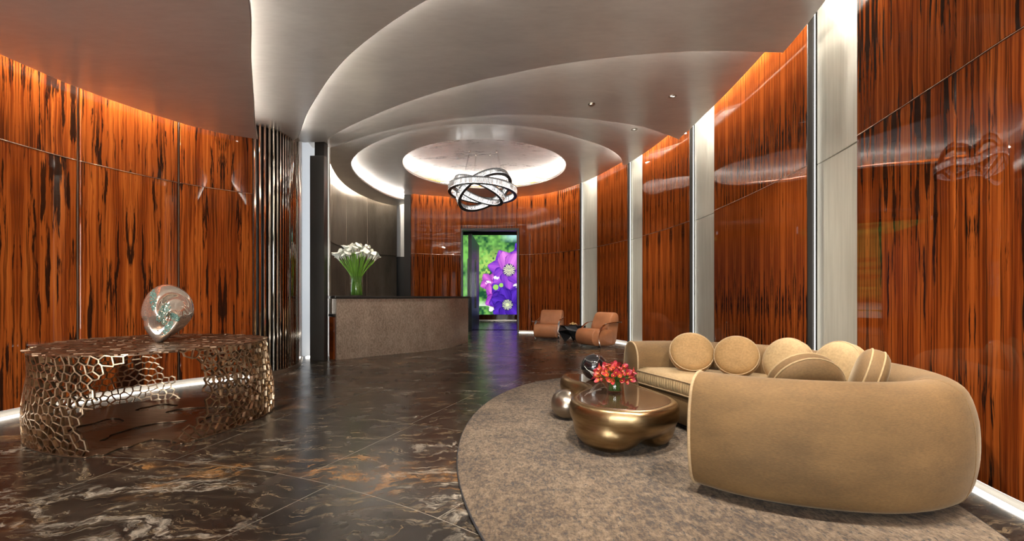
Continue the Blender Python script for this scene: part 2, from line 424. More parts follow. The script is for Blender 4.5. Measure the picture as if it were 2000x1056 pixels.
def thin_glass(name, tint, refl=1.0):
    t = NT(name); lw = t.n('ShaderNodeLayerWeight', i0=.5); tr = t.n('ShaderNodeBsdfTransparent', i0=(*tint, 1)); gl = t.n('ShaderNodeBsdfGlossy'); gl.inputs['Roughness'].default_value = .01
    mx = t.n('ShaderNodeMixShader', i0=t.math('MULTIPLY_ADD', t.math('POWER', lw.outputs[1], 4.0), .6 * refl, .07 * refl)); t.t.links.new(tr.outputs[0], mx.inputs[1]); t.t.links.new(gl.outputs[0], mx.inputs[2]); t.t.links.new(mx.outputs[0], t.out.inputs[0]); return t.m
M['glass'] = thin_glass('clear_glass', (.96, .98, .97))
M['glass_dark'] = plain('black_glass', (.006, .006, .008), .03, 0, coat=1, coatr=.01)
M['water'] = thin_glass('water', (.90, .98, .72), .4)
M['stem'] = plain('green_stem', (.17, .37, .03), .4)
M['stem_dark'] = plain('dark_green_stem', (.05, .13, .015), .4)
M['calla_white'] = plain('white_spathe', (.86, .85, .76), .5)
t = NT('red_spathe'); ob = t.coord('Generated'); s = t.n('ShaderNodeSeparateXYZ', i0=ob); n1 = t.noise(ob, 3, 3)
t.p(col=t.ramp(t.math('ADD', t.math('MULTIPLY', s.outputs[2], .7), t.math('MULTIPLY', n1, .5)), [(.25, (.50, .20, .02)), (.5, (.44, .045, .022)), (.8, (.26, .010, .03))]), rough=.45); M['calla_red'] = t.m
t = NT('orange_spathe'); ob = t.coord('Generated'); s = t.n('ShaderNodeSeparateXYZ', i0=ob); n1 = t.noise(ob, 3, 3)
t.p(col=t.ramp(t.math('ADD', t.math('MULTIPLY', s.outputs[2], .7), t.math('MULTIPLY', n1, .5)), [(.25, (.60, .32, .03)), (.55, (.60, .13, .03)), (.85, (.38, .02, .04))]), rough=.45); M['calla_orange'] = t.m
M['crystal'] = NT('crystal').p(col=(.80, .82, .86), rough=.03, metal=1., em=(1, .97, .93), ems=.03).m
M['led_ring'] = emit('led_ring', (1, .96, .9), 1.3)
M['sculpt'] = plain('mirrored_glass', (.86, .76, .65), .04, .82, coat=1., coatr=.01)
M['bead'] = plain('teal_glass_beads', (.17, .30, .26), .12, .6)
M['bead_gold'] = plain('gold_glass_beads', (.50, .40, .20), .12, .8)
M['blackfacet'] = plain('black_faceted_metal', (.022, .023, .026), .22, .5)
M['dish'] = plain('dark_dish', (.05, .04, .03), .3)
M['biscuit'] = plain('golden_petal', (.62, .40, .16), .55)

# ------------------------------------------------------------------ plan curves of the room (metres)
ZJ = 2.49; ZJL = 2.57; ZT = 5.0; ZB = .075
RW = Path([(1.9, -3.6), (2.15, -1.5), (2.42, .6), (2.59, 2.2), (2.69, 2.64), (2.92, 3.685), (3.06, 4.5), (3.15, 5.6), (3.18, 6.85), (3.17, 7.76), (3.06, 8.8), (2.89, 9.66), (2.74, 10.3),
           (2.285, 11.7), (1.94, 12.4), (1.40, 13.2), (.80, 13.66), (.147, 13.88), (-.7, 14.0), (-1.62, 13.96), (-2.4, 13.78), (-3.13, 13.48)], -1)
LW = Path([(-4.3, -3.6), (-4.6, -1.), (-4.76, 1.3), (-4.76, 2.9), (-4.68, 3.98), (-4.6, 4.55), (-4.2, 5.49), (-3.62, 6.10)], 1)
SCR = Path([(-3.62, 6.10), (-3.44, 6.29), (-3.39, 6.62), (-3.44, 6.98), (-3.57, 7.35), (-3.86, 8.0)], 1)
BW = Path([(-3.66, 8.1), (-3.98, 9.0), (-4.36, 10.2), (-4.62, 11.6), (-4.6, 12.8), (-4.35, 13.8), (-3.85, 14.55)], 1)

# ------------------------------------------------------------------ floor: stone laid in arcs around a point
fl = empty('floor', label='dark brown black stone floor with gold and white veins laid in arcs', kind='structure')
flat('grout_bed', [(-6, -4.5), (4.5, -4.5), (4.5, 15), (1.6, 15), (1.6, 21.5), (-3.6, 21.5), (-3.6, 15), (-6, 15)], -.12, -.0012, M['grout'], fl)
CX, CY = -3.2, -2.0
radii = [.6, 1.45, 2.6, 3.85, 5.07, 6.3, 7.55, 8.8, 10.05, 11.3, 12.55, 13.8, 15.05, 16.3, 17.6]
inner_pt = lambda x, y: (-5.2 < x < 3.9 and -4.2 < y < 14.9)
for bi in range(len(radii) - 1):
    r0, r1 = radii[bi] + .0028, radii[bi + 1] - .0028
    rm = (r0 + r1) / 2; da = math.radians({3: 17.3, 4: 12.0}.get(bi, 57.3 * 1.2 / rm)); a0 = math.radians({3: 65.4, 4: 68.2}.get(bi, 78.5 if bi % 2 else 76))
    k0 = -int(3.3 / da)
    for k in range(k0, -k0):
        b0 = a0 + k * da; b1 = b0 + da; am = (b0 + b1) / 2
        if am < -1.2 or am > 2.6: continue
        if not inner_pt(CX + rm * math.cos(am), CY + rm * math.sin(am)): continue
        g = .0028 / rm; N = 10; V = []; Fc = []
        for z in (-.03, 0):
            for r in (r0, r1):
                for i in range(N + 1): a = b0 + g + (b1 - b0 - 2 * g) * i / N; V.append((CX + r * math.cos(a), CY + r * math.sin(a), z))
        q = N + 1
        for i in range(N):
            Fc += [(2 * q + i, 3 * q + i, 3 * q + i + 1, 2 * q + i + 1), (i, i + 1, 2 * q + i + 1, 2 * q + i), (q + i, 3 * q + i, 3 * q + i + 1, q + i + 1)]
        Fc += [(0, 2 * q, 3 * q, q), (N, q + N, 3 * q + N, 2 * q + N)]
        o = mesh('floor_tile', V, Fc, M['stone'], fl)
flat('corridor_paving', [(-3.3, 14.9), (1.4, 14.9), (1.4, 21.2), (-3.3, 21.2)], -.03, 0.0, M['stone'], fl)
arc = [(RW.off(s, .55 + .25 * math.sin((s - 14) * .5))) for s in np.linspace(RW.near((2.89, 9.66)) - 1.2, RW.near((1.4, 13.2)), 40)]
ribbon('pale_floor_line', [(p[0], p[1], .0005) for p in arc], .012, .002, M['grout'], fl)  # thin pale arc line on the floor along the right wall

# ------------------------------------------------------------------ right and far wall
wr = empty('wall_right', label='curved right wall of glossy rosewood panels with pale recessed strips', kind='structure')
wf = empty('wall_far', label='curved far wall of glossy rosewood panels around the doorway', kind='structure')
sA = 0; sSeam = RW.near((2.69, 2.64)); s1 = RW.near((2.92, 3.685)); s2 = RW.near((3.06, 4.5)); s3 = RW.near((3.18, 6.85)); s4 = RW.near((3.17, 7.76)); s5 = RW.near((2.89, 9.66)); s6 = RW.near((2.74, 10.3))
s7 = RW.near((2.285, 11.7)); s8 = RW.near((1.94, 12.4)); s9 = RW.near((1.40, 13.2)); s10 = RW.near((.147, 13.88)); s11 = RW.near((-1.62, 13.96)); s12 = RW.L
DEP = .085
def back(path, a, b, z0, z1, d0, d1, m, parent, name='backing'): return panel(name, path, a, b, z0, z1, d0, d1, m, parent, step=.2, gap=0, cham=.001)
back(RW, 0, s8, 0, ZT, -DEP - .02, -.25, M['dark'], wr)
back(RW, s8, s10, 0, ZT, -DEP - .02, -.25, M['dark'], wf)
back(RW, s10, s11, 3.32, ZT, -DEP - .02, -.25, M['dark'], wf)
back(RW, s11, s12, 0, ZT, -DEP - .02, -.25, M['dark'], wf)
def woodpair(path, a, b, m, parent, zj=ZJ, z0=ZB, zt=ZT):
    uo = random.randint(0, 20) * 2.0 * .46 * 12
    panel('wood_panel', path, a, b, z0, zj, 0, -.03, m, parent, uvo=(uo * 1.0, random.random() * 40))
    panel('wood_panel', path, a, b, zj, zt, 0, -.03, m, parent, uvo=(uo * 1.0, random.random() * 40))
    joint(path, a, b, zj, parent)
M['copper'] = plain('copper_inlay', (.90, .62, .46), .28, 1)
def joint(path, a, b, z, parent): panel('joint_trim', path, a, b, z - .0035, z + .0035, .0015, -.02, M['copper'], parent, gap=.001, cham=.001)
def palepair(path, a, b, parent):
    q = path.off(b - .012, -.060); box('light_strip', (q[0], q[1], ZT / 2), (.006, .006, ZT - .2), M['led_niche'], parent)
    q = path.off(a - .015, -.060); box('light_strip', (q[0], q[1], ZT / 2), (.006, .006, ZT - .2), M['led_niche'], parent)
    panel('pale_panel', path, a - .04, b + .0, .03, ZJ, -DEP, -DEP - .018, M['pale'], parent, uvo=(random.random() * 9, 0), gap=.002)
    panel('pale_panel', path, a - .04, b + .0, ZJ, ZT, -DEP, -DEP - .018, M['pale'], parent, uvo=(random.random() * 9, 5), gap=.002)
def reveal(path, s, sgn, parent):
    panel('reveal_trim', path, min(s, s + .02 * sgn), max(s, s + .02 * sgn), .0, ZT, -.001, -DEP + .0, M['dark'], parent, gap=0, cham=.001)
for a, b in ((-3.4, -2.2), (-2.2, -1.1), (-1.1, 0.0), (0.0, 0.0)): pass
sw = [0, 1.25, 2.5, 3.7, 4.9]
sw = [x for x in sw if x < sSeam - 1.4] + [sSeam - 1.05, sSeam, s1]
for a, b in zip(sw[:-1], sw[1:]): woodpair(RW, a, b, M['wood_bold'], wr)
for a, b, m in ((s2, s3, 'wood_fine'), (s4, s5, 'wood_fine'), (s6, s7, 'wood_fine')): woodpair(RW, a + .02, b, M[m], wr); reveal(RW, a, 1, wr); reveal(RW, b, -1, wr)
reveal(RW, s1, -1, wr)
for a, b in ((s1, s2), (s3, s4), (s5, s6), (s7, s8)): palepair(RW, a, b, wr)
reveal(RW, s8, 1, wf)
woodpair(RW, s8 + .02, s9, M['wood_fine'], wf); woodpair(RW, s9, s10, M['wood_fine'], wf); woodpair(RW, s11, s12, M['wood_fine'], wf)
panel('wood_panel', RW, s10, s11, 3.32, ZT, 0, -.03, M['wood_fine'], wf, uvo=(31.2, 17))
# light strip along the foot
def foot(path, a, b, parent, d=-.03):
    ss = np.linspace(a, b, max(2, int((b - a) / .15)))
    ribbon('light_strip', [(*path.off(s, d), .006) for s in ss], .034, .010, M['led_base'], parent)
    ribbon('plinth', [(*path.off(s, -DEP + .012), .035) for s in ss], .012, .07, M['plinth'], parent)
foot(RW, 0, s8, wr); foot(RW, s8, s10 - .02, wf); foot(RW, s11, s12, wf)
# dark edge at the left end of the far wall and the reveal behind it
e = RW.at(s12)
box('end_jamb', (e[0] - .10, e[1] + .55, ZT / 2), (.2, 1.2, ZT), M['dark'], wf)
box('recess_panel', (-3.68, 14.72, 3.6), (.5, .05, 2.2), M['white'], wf)
box('recess_panel', (-3.68, 14.72, 1.25), (.5, .05, 2.5), M['black'], wf)

# ------------------------------------------------------------------ left wall
wl = empty('wall_left', label='curved left wall of glossy rosewood panels with dark seams', kind='structure')
back(LW, 0, LW.L, 0, ZT, -DEP - .02, -.25, M['dark'], wl)
ls = [LW.L - LW.L, .9, 1.9, 2.9, 3.9, 4.9]
sl3 = LW.near((-4.2, 5.49)); sl2 = LW.near((-4.6, 4.60)); 
ls = [0]
x = sl2 - .98
while x > .5: ls.insert(1, x); x -= .98
ls += [sl2, sl3, LW.L]
for a, b in zip(ls[:-1], ls[1:]):
    woodpair(LW, a + .012, b - .012, M['wood_bold'], wl, ZJL)
    panel('seam_trim', LW, b - .006, b + .006, ZB, ZT, -.012, -.03, M['nickel'], wl, gap=0, cham=.001)
foot(LW, 0, LW.L, wl)

# ------------------------------------------------------------------ fluted metal screen
fs = empty('fluted_metal_screen', (0, 0, 0), 0, 'tall curved screen of polished metal fins between the rosewood wall and dark column', 'screen')
back(SCR, 0, SCR.L, 0.02, 4.2, -.075, -.10, M['black'], fs, 'backing')
nf = 34
for i in range(nf):
    s = .02 + (SCR.L - .04) * i / (nf - 1); p = SCR.at(s); n = SCR.nrm(s)
    R = Matrix.Rotation(math.atan2(n[1], n[0]), 3, 'Z')
    box('fin', (p[0] - n[0] * .03, p[1] - n[1] * .03, 2.09), (.06, .027, 4.06), M['fin'], fs, rot=R, bevel=.004, seg=1)
ribbon('base_rail', [(*SCR.off(s, -.03), .03) for s in np.linspace(0, SCR.L, 30)], .085, .06, M['nickel'], fs)

# ------------------------------------------------------------------ lit recess and column beside the screen
wc = empty('wall_recess', label='narrow lit recess between fluted screen and dark column', kind='structure')
box('recess_back', (-3.95, 8.35, 2.3), (.9, .06, 4.6), M['white'], wc)
box('light_strip', (-3.57, 8.16, 2.2), (.02, .02, 4.2), M['led_base'], wc)  # unseen strip added behind the column to brighten the recess
box('light_strip', (-3.72, 8.15, .012), (.25, .10, .02), M['led_base'], wc)
cl = empty('column', (-3.46, 7.75, 0), 0, 'dark gunmetal column slab beside the fluted screen', kind='structure')
box('column_slab', (0, .03, 1.82), (.255, .12, 3.64), M['shaftmetal'], cl, bevel=.006, seg=1)
box('column_core', (-.015, .18, 2.1), (.17, .16, 4.2), M['dark'], cl)

# ------------------------------------------------------------------ bronze wall behind the desk
wb = empty('wall_back', label='curved patinated bronze panel wall behind the reception desk', kind='structure')
nb = 5
for i in range(nb):
    a, b = .33 + (BW.L - .33) * i / nb, .33 + (BW.L - .33) * (i + 1) / nb
    panel('bronze_panel', BW, a, b, .05, 2.5, 0, -.03, M['bronze_wall'], wb, gap=.004)
    panel('bronze_panel', BW, a, b, 2.5, ZT, .012, -.03, M['bronze_wall'], wb, gap=.004)
back(BW, .33, BW.L, 0, ZT, -.035, -.2, M['black'], wb)
foot(BW, .4, BW.L, wb, .0)

# ------------------------------------------------------------------ unseen room behind the camera, windows added to let light in
wn = empty('wall_near', label='entrance wall behind the viewpoint with tall windows added for light', kind='structure')
for xx, w in ((-4.05, .6), (-2.1, .35), (-.1, .35), (1.75, .6)): box('pier', (xx, -3.75, 2.375), (w, .3, 4.75), M['dark'], wn)
box('lintel', (-1.2, -3.75, 3.95), (6.6, .28, 1.6), M['dark'], wn)
for k, (x0, x1) in enumerate(((-3.75, -2.27), (-1.92, -.27), (.08, 1.45))):
    wnd = empty('window_%d' % (k + 1), ((x0 + x1) / 2, -3.72, 0), 0, ['left', 'middle', 'right'][k] + ' tall window added for light behind the viewpoint', kind='structure')
    hw = (x1 - x0) / 2
    for sx in (-1, 1): box('frame_stile', (sx * (hw - .02), 0, 1.575), (.05, .06, 3.15), M['dark'], wnd)
    for zz in (.03, 3.12): box('frame_rail', (0, 0, zz), (2 * hw - .09, .06, .06), M['dark'], wnd)
    box('pane', (0, 0, 1.575), (2 * hw - .09, .012, 3.03), M['glass'], wnd)
# fill area lights added outside the windows, tilted up to lighten the ceiling
for k, xx in enumerate((-3.0, -1.1, .75)): lamp('window_fill_%d' % k, 'AREA', (xx, -3.95, 1.7), 80, (1, .97, .93), (PI / 2 + .42, 0, 0), 1.4, 2.9)

# ------------------------------------------------------------------ ceiling: overlapping curved layers with coves
ce = empty('ceiling', label='champagne leaf ceiling of overlapping curved layers with lit coves', kind='structure')
box('upper_deck', (-.8, 5.6, ZT + .05), (9.5, 19.2, .1), M['dark'], ce)
def rwedge(y0, y1, d, n=30):
    a, b = (RW.s[np.argmin(np.where(RW.q[:, 0] > 0, abs(RW.q[:, 1] - y), 99))] for y in (y0, y1))
    return [RW.off(s, d) for s in np.linspace(a, b, n)]
def lwedge(y0, y1, d, n=24):
    a, b = (LW.s[np.argmin(abs(LW.q[:, 1] - y))] for y in (y0, y1))
    return [LW.off(s, d) for s in np.linspace(a, b, n)]
TH = .05
def led(path2, z, inset_side, inset, m, name='light_strip', w=.02):
    pp = Path([tuple(p) for p in path2], inset_side, n=2)
    ss = np.linspace(0.02, pp.L - .02, max(3, int(pp.L / .12)))
    ribbon(name, [(*pp.off(s, inset), z) for s in ss], w, .012, m, ce)
def slab(name, poly, z, holes=(), m=None): return flat(name, [tuple(p) for p in poly], z, z + TH, m or M['ceil'], ce, holes, .008)
E1 = spline([(-1.25, -3.4), (-1.25, -1.), (-1.33, 1.0), (-1.62, 2.4), (-1.91, 3.15), (-2.38, 3.96), (-2.78, 4.67), (-3.17, 5.36), (-3.46, 5.91)], 8)
E2 = spline([(2.5, 2.3), (1.6, 2.55), (.6, 2.92), (-.1, 3.22), (-.7, 3.58), (-1.36, 4.12), (-1.85, 4.62), (-2.35, 5.26), (-2.77, 5.85), (-2.99, 6.2), (-3.29, 6.68)], 8)
E3 = spline([(2.88, 4.62), (2.16, 4.59), (1.63, 4.62), (1.11, 4.71), (.57, 4.84), (0, 5.05), (-.63, 5.33), (-1.35, 5.76), (-2.27, 6.44), (-2.88, 6.99), (-3.12, 7.26)], 8)
E4 = spline([(2.98, 7.76), (2.65, 7.51), (2.21, 7.22), (1.64, 6.99), (.8, 6.79), (0, 6.71), (-.8, 6.83), (-1.68, 7.13), (-2.72, 7.71), (-3.35, 8.15)], 8)
E5 = spline([(2.52, 9.9), (2.35, 9.4), (1.96, 8.82), (1.35, 8.31), (.66, 7.85), (-.04, 7.62), (-.73, 7.57), (-1.39, 7.7), (-2.13, 8.05), (-2.72, 8.53), (-3.25, 9.14), (-3.64, 9.84), (-3.86, 10.92), (-3.81, 12.3), (-3.62, 13.1), (-3.27, 13.75)], 8)
Z1, Z2, Z3, Z4, Z5, Z6 = 3.27, 3.57, 3.72, 3.94, 4.14, 4.30
slab('ceiling_layer', E1 + lwedge(5.85, -3.5, .17), Z1)
led(E1, Z1 + TH + .008, -1, .14, M['led_edge'])
slab('ceiling_layer', E2 + [(-3.55, 6.9), (-4.0, 6.6), (-4.0, 6.1)] + lwedge(5.5, -3.5, .1) + [(1.7, -3.5)] + rwedge(-3.4, 2.2, .2), Z2)
led(E2, Z2 + TH + .008, -1, .14, M['led_cove'])
slab('ceiling_layer', E3 + [(-3.5, 7.3), (-3.7, 6.9), (-3.4, 5.9), (-2.6, 4.75), (-1.8, 3.9), (-.9, 3.1), (.5, 2.4), (1.6, 2.1)] + rwedge(2.0, 4.6, .2), Z3)
led(E3, Z3 + TH + .008, -1, .14, M['led_cove'])
slab('ceiling_layer', E4 + [(-3.75, 8.2), (-3.6, 7.4), (-2.9, 6.3), (-1.7, 5.3), (-.4, 4.6), (1., 4.15)] + rwedge(4.2, 7.7, .21), Z4)
led(E4, Z4 + TH + .008, -1, .14, M['led_cove'])
L5o = [BW.off(s, .15) for s in np.linspace(BW.L * .97, .3, 24)]
slab('ceiling_layer', E5 + [(-3.35, 13.95)] + L5o + [(-3.3, 7.5), (-2., 6.4), (0., 5.95), (2., 6.3)] + rwedge(7.0, 9.95, .24), Z5)
led(E5, Z5 + TH + .008, -1, .12, M['led_cove'])
DC = (-.66, 10.72); DR = 1.98
circ = [(DC[0] + DR * math.cos(2 * PI * k / 96), DC[1] + DR * math.sin(2 * PI * k / 96)) for k in range(96)]
far = [RW.off(s, .17) for s in np.linspace(RW.near((2.9, 9.6)), s12 - .02, 60)]
slab('ceiling_layer', far + [(-3.5, 13.9), (-4.1, 13.6), (-4.4, 12), (-4.3, 10.6), (-3.9, 9.2), (-3.2, 8.1), (-2.2, 7.35), (-.8, 6.95), (.7, 7.2), (2., 8.), (2.6, 9.)], Z6, [circ])
# shallow dome above the round opening
V = []; Fc = []; NR = 10; NS = 96
for i in range(NR + 1):
    r = 2.35 * i / NR; z = 4.66 - .17 * (i / NR) ** 2.4
    for k in range(NS): V.append((DC[0] + r * math.cos(2 * PI * k / NS), DC[1] + r * math.sin(2 * PI * k / NS), z))
for i in range(NR):
    for k in range(NS): Fc.append((i * NS + k, i * NS + (k + 1) % NS, (i + 1) * NS + (k + 1) % NS, (i + 1) * NS + k))
mesh('dome', V, Fc, M['dome'], ce, True)
ribbon('light_strip', [(DC[0] + (DR + .13) * math.cos(2 * PI * k / 96), DC[1] + (DR + .13) * math.sin(2 * PI * k / 96), Z6 + TH + .008) for k in range(96)], .02, .012, M['led_dome'], ce, closed=True)
# wall washing strips in the gap above the panels
M['led_wall_left'] = emit('led_wall_left', (1, .90, .76), LED_WALL * 2.2)
def wash(path, a, b, z, d=.11):
    ss = np.linspace(a, b, max(3, int((b - a) / .15)))
    ribbon('light_strip', [(*path.off(s, d), z) for s in ss], .02, .014, M['led_wall_left'] if path is LW else M['led_wall'], ce)
for a, b, z, d in ((sSeam - 1.0, s1, Z3, .11), (s2 + .05, s3, Z4, .11), (s4 + .05, s5, Z5, .11), (s6 + .03, s7, Z6, .10), (s8 + .03, s12, Z6, .10)): wash(RW, a, b, z + .45, d)
wash(RW, .3, sSeam - 1.1, Z2 + .45)
wash(LW, .3, LW.L - .1, Z1 + .45, .07)
wash(BW, .4, BW.L - .2, Z5 + .45, .08)

# recessed downlights
def downlight(x, y, z, label, tx=0, ty=0, e=1., two=False, spot=70):
    d = empty('downlight', (x, y, z), .3, label, 'light')
    lathe('trim_ring', [(.055, 0), (.055, -.004), (.045, -.005), (.040, -.001), (.040, .0)], M['nickel'], d, 20)
    for q in ((-.018, .018) if two else (0,)):
        o = lathe('lens', [(0, -.002), (.014, -.002), (.016, .0)], M['lens'], d, 12); o.location.x = q
    sp = lamp('downlight_beam', 'SPOT', (x, y, z - .02), SPOT_W * e, (1, .9, .76), (0, 0, 0), .04, spot=math.radians(spot), blend=.8)
    if tx or ty: sp.rotation_euler = Vector((tx - x, ty - y, .4 - z)).to_track_quat('-Z', 'Y').to_euler()
downlight(2.25, 6.10, Z4, 'twin lens recessed downlight in the ceiling layer above the sofa', 1.9, 3.8, 1.6, True)
downlight(2.05, 7.30, Z4, 'small recessed downlight near the tip of the ceiling layer', 1.9, 10.2, 1.2)
det = empty('smoke_detector', (1.16, 6.34, Z4), 0, 'small white round detector on the ceiling layer left of the twin downlight', 'detector')
lathe('detector_base', [(.05, 0), (.05, -.012), (.0, -.012)], M['nickel'], det, 20); lathe('detector_cap', [(.032, -.012), (.028, -.028), (0, -.032)], M['nickel'], det, 20)
# fill spots added without fittings, aimed at floor, sofa, console and desk
for x, y, z, tx, ty, e in ((-.6, 2.2, Z2, -.6, 3.2, .8), (.6, 1.6, Z2, 1.2, 3.2, 1.4), (1.8, 1.2, Z2, 1.9, 2.6, 1.2), (-2.4, 1.4, Z1, -3.2, 3.8, 1.3), (-1.9, 7.7, Z5 - .22, -2.2, 9.2, .9)):
    sp = lamp('fill_spot', 'SPOT', (x, y, z - .03), SPOT_W * e, (1, .91, .79), (0, 0, 0), .06, spot=math.radians(85), blend=.9)
    sp.rotation_euler = Vector((tx - x, ty - y, .3 - z)).to_track_quat('-Z', 'Y').to_euler()

# ------------------------------------------------------------------ doorway, corridor and glowing screen
wc2 = empty('wall_corridor', label='dark corridor beyond the doorway in the far wall', kind='structure')
box('right_side', (1.5, 17.6, 2.3), (.1, 7.2, 4.6), M['dark'], wc2)
box('left_side', (-3.4, 17.6, 2.3), (.1, 7.2, 4.6), M['dark'], wc2)
box('partition', (-1.45, 16.7, 1.66), (.12, 3.4, 3.32), M['black'], wc2)
box('corridor_ceiling', (-.9, 17.6, 4.35), (4.8, 7.4, .1), M['dark'], wc2)
panel('lower_panel', Path([(1.4, 21.0), (-1., 21.0), (-3.3, 21.0)], -1), 0, 4.7, .05, .30, 0, -.1, M['wood_fine'], wc2)
box('corridor_back', (-.9, 21.3, 2.2), (4.9, .1, 4.5), M['dark'], wc2)
box('skirting_strip', (-.9, 20.97, .03), (4.5, .03, .05), M['nickel'], wc2)
dr = empty('door_1', (-1.735, 13.9, 0), 0, 'dark framed doorway with a glass leaf and long dark pulls', kind='structure')
box('door_jamb', (.135, .03, 1.66), (.05, .22, 3.32), M['dark'], dr); box('door_jamb', (1.93, .0, 1.66), (.05, .2, 3.32), M['dark'], dr)
box('door_head', (1.03, .03, 3.29), (1.75, .22, .07), M['dark'], dr)
lf = box('glass_leaf', (.38, .25, 1.65), (.44, .014, 3.2), thin_glass('door_glass', (.93, .96, .94), .07), dr)
for yy, xx in ((-.06, -.06), (.06, .16)):
    h = box('pull_handle', (.38 + xx, .25 + yy, 1.58), (.06, .03, 1.6), M['black'], lf, bevel=.006, seg=1)
    for zz in (-.6, .6): box('standoff', (.38 + xx, .25 + yy / 2, 1.58 + zz), (.02, abs(yy), .02), M['dark'], lf)

# flower picture on the screen: colours computed per grid point
SX0, SX1, SZ0, SZ1, SY = -3.2, 1.3, .31, 4.12, 20.9
nx, nz = 260, 220
gx = np.linspace(SX0, SX1, nx); gz = np.linspace(SZ0, SZ1, nz); GX, GZ = np.meshgrid(gx, gz)
rng = np.random.RandomState(3)
def vnoise(sc, seed):
    r = np.random.RandomState(seed); g = r.rand(200, 200)
    x = (GX + 10) * sc; z = (GZ + 10) * sc; xi = x.astype(int) % 199; zi = z.astype(int) % 199; fx = x % 1; fz = z % 1
    fx = fx * fx * (3 - 2 * fx); fz = fz * fz * (3 - 2 * fz)
    return (g[zi, xi] * (1 - fx) + g[zi, xi + 1] * fx) * (1 - fz) + (g[zi + 1, xi] * (1 - fx) + g[zi + 1, xi + 1] * fx) * fz
f = .35 * vnoise(1.3, 1) + .3 * vnoise(4, 2) + .35 * vnoise(10, 4)
f = np.clip((f - .3) / .45, 0, 1)[..., None]
img = (1 - f) * np.array([.012, .07, .03]) + f * np.array([.20, .50, .10])
yl = np.clip(1.3 - np.hypot(GX + .95, GZ - 2.5) / .9, 0, 1)[..., None] * (vnoise(9, 8) > .45)[..., None]
img = img * (1 - .6 * yl) + .6 * yl * np.array([.55, .75, .16])
sky = np.clip((GZ - 3.75) / .3, 0, 1)[..., None] * np.clip((GX + .6) / .6, 0, 1)[..., None]; img = img * (1 - .7 * sky) + sky * .7 * np.array([.45, .75, .8])
lowm = np.clip((1.0 - GZ) / .3, 0, 1)[..., None] * (GX < -.75)[..., None] * (vnoise(5, 11) > .5)[..., None]; img = img * (1 - .8 * lowm) + .8 * lowm * np.array([.75, .85, .7])
def petal(cx, cz, ang, L, Wd, c0, c1, ph):
    global img
    dx, dz = GX - cx, GZ - cz; u = (dx * math.cos(ang) + dz * math.sin(ang)) / L; v = (-dx * math.sin(ang) + dz * math.cos(ang)) / Wd
    prof = np.clip(np.sin(PI * np.clip(u, 0, 1) ** .8), 0, 1) ** .7 * (1 + .10 * np.sin(9 * u + ph))
    inside = (u > 0) & (u < 1) & (np.abs(v) < prof)
    sh = np.clip(.55 + .45 * np.cos(v / np.maximum(prof, .05) * 3.2) * (.6 + .4 * np.sin(14 * np.abs(v))) - .25 * (1 - u), 0, 1)[..., None]
    ed = np.clip((prof - np.abs(v)) / .10, 0, 1)[..., None]
    c = (np.array(c0) * (1 - sh) + np.array(c1) * sh) * (.55 + .45 * ed)
    img = np.where(inside[..., None], c, img)
def bloom(cx, cz, R, n, c0, c1, rot=0, core=True):
    for k in range(n): petal(cx, cz, rot + 2 * PI * k / n, R * (0.92 + .16 * rng.rand()), R * .42, c0, c1, k)
    if core:
        d = np.hypot(GX - cx, GZ - cz); an = np.arctan2(GZ - cz, GX - cx)
        ray = (d < R * .30 * (.75 + .3 * np.sin(an * 13) ** 2)) & ((np.sin(an * 17 + d * 20) > -.1) | (d < R * .1))
        global img
        img = np.where((d < R * .33)[..., None], img * .55, img)
        img = np.where(ray[..., None], np.array([.62, .68, .38]), img)
bloom(-.62, 1.15, .75, 6, (.16, .02, .30), (.52, .10, .62), .5, False)
bloom(-1.05, 1.85, .55, 5, (.24, .03, .34), (.66, .16, .62), 1.0, False)
bloom(.55, 3.3, .6, 6, (.05, .012, .30), (.16, .05, .62), .2)
bloom(-.18, 1.15, 1.02, 6, (.035, .010, .22), (.14, .035, .52), .35)
bloom(-.22, .78, .85, 7, (.030, .008, .20), (.10, .03, .48), .1)
bloom(-.14, 2.45, 1.0, 7, (.10, .02, .40), (.40, .09, .62), .25)
petal(-.14, 2.45, 1.9, .95, .42, (.30, .05, .45), (.74, .24, .72), 1); petal(-.14, 2.45, 1.15, .9, .40, (.32, .06, .46), (.72, .22, .74), 2)
d = np.hypot(GX + .14, GZ - 2.45); an = np.arctan2(GZ - 2.45, GX + .14)
img = np.where((d < .30)[..., None], np.array([.06, .012, .18]), img); img = np.where(((d < .30 * (.72 + .3 * np.sin(an * 11) ** 2)) & (np.sin(an * 15) > -.3))[..., None], np.array([.70, .72, .42]), img)
for cx, cz, r in ((-.78, 1.62, .13), (-.52, 1.72, .10)):
    d = np.hypot(GX - cx, GZ - cz); img = np.where((d < r)[..., None], np.array([.30, .55, .12]), img)
for cx, cz in ((-1.15, 1.85), (-.75, 2.08), (.2, 1.7), (-1.0, .55)):
    d = np.hypot((GX - cx), (GZ - cz) * 1.5); img = np.where(((d < .14) & (vnoise(14, 21) > .4))[..., None], np.array([.8, .75, .78]), img)
vw = empty('video_wall', ((SX0 + SX1) / 2, SY, SZ0), 0, 'large glowing screen showing purple clematis flowers, seen through the doorway', 'screen')
V = [(x - (SX0 + SX1) / 2, 0, z - SZ0) for z in gz for x in gx]
Fc = [(j * nx + i, j * nx + i + 1, (j + 1) * nx + i + 1, (j + 1) * nx + i) for j in range(nz - 1) for i in range(nx - 1)]
me = bpy.data.meshes.new('picture'); me.from_pydata(V, [], Fc)
at = me.color_attributes.new('picture', 'FLOAT_COLOR', 'POINT'); rgba = np.ones((nx * nz, 4), np.float32); rgba[:, :3] = img.reshape(-1, 3); at.data.foreach_set('color', rgba.ravel())
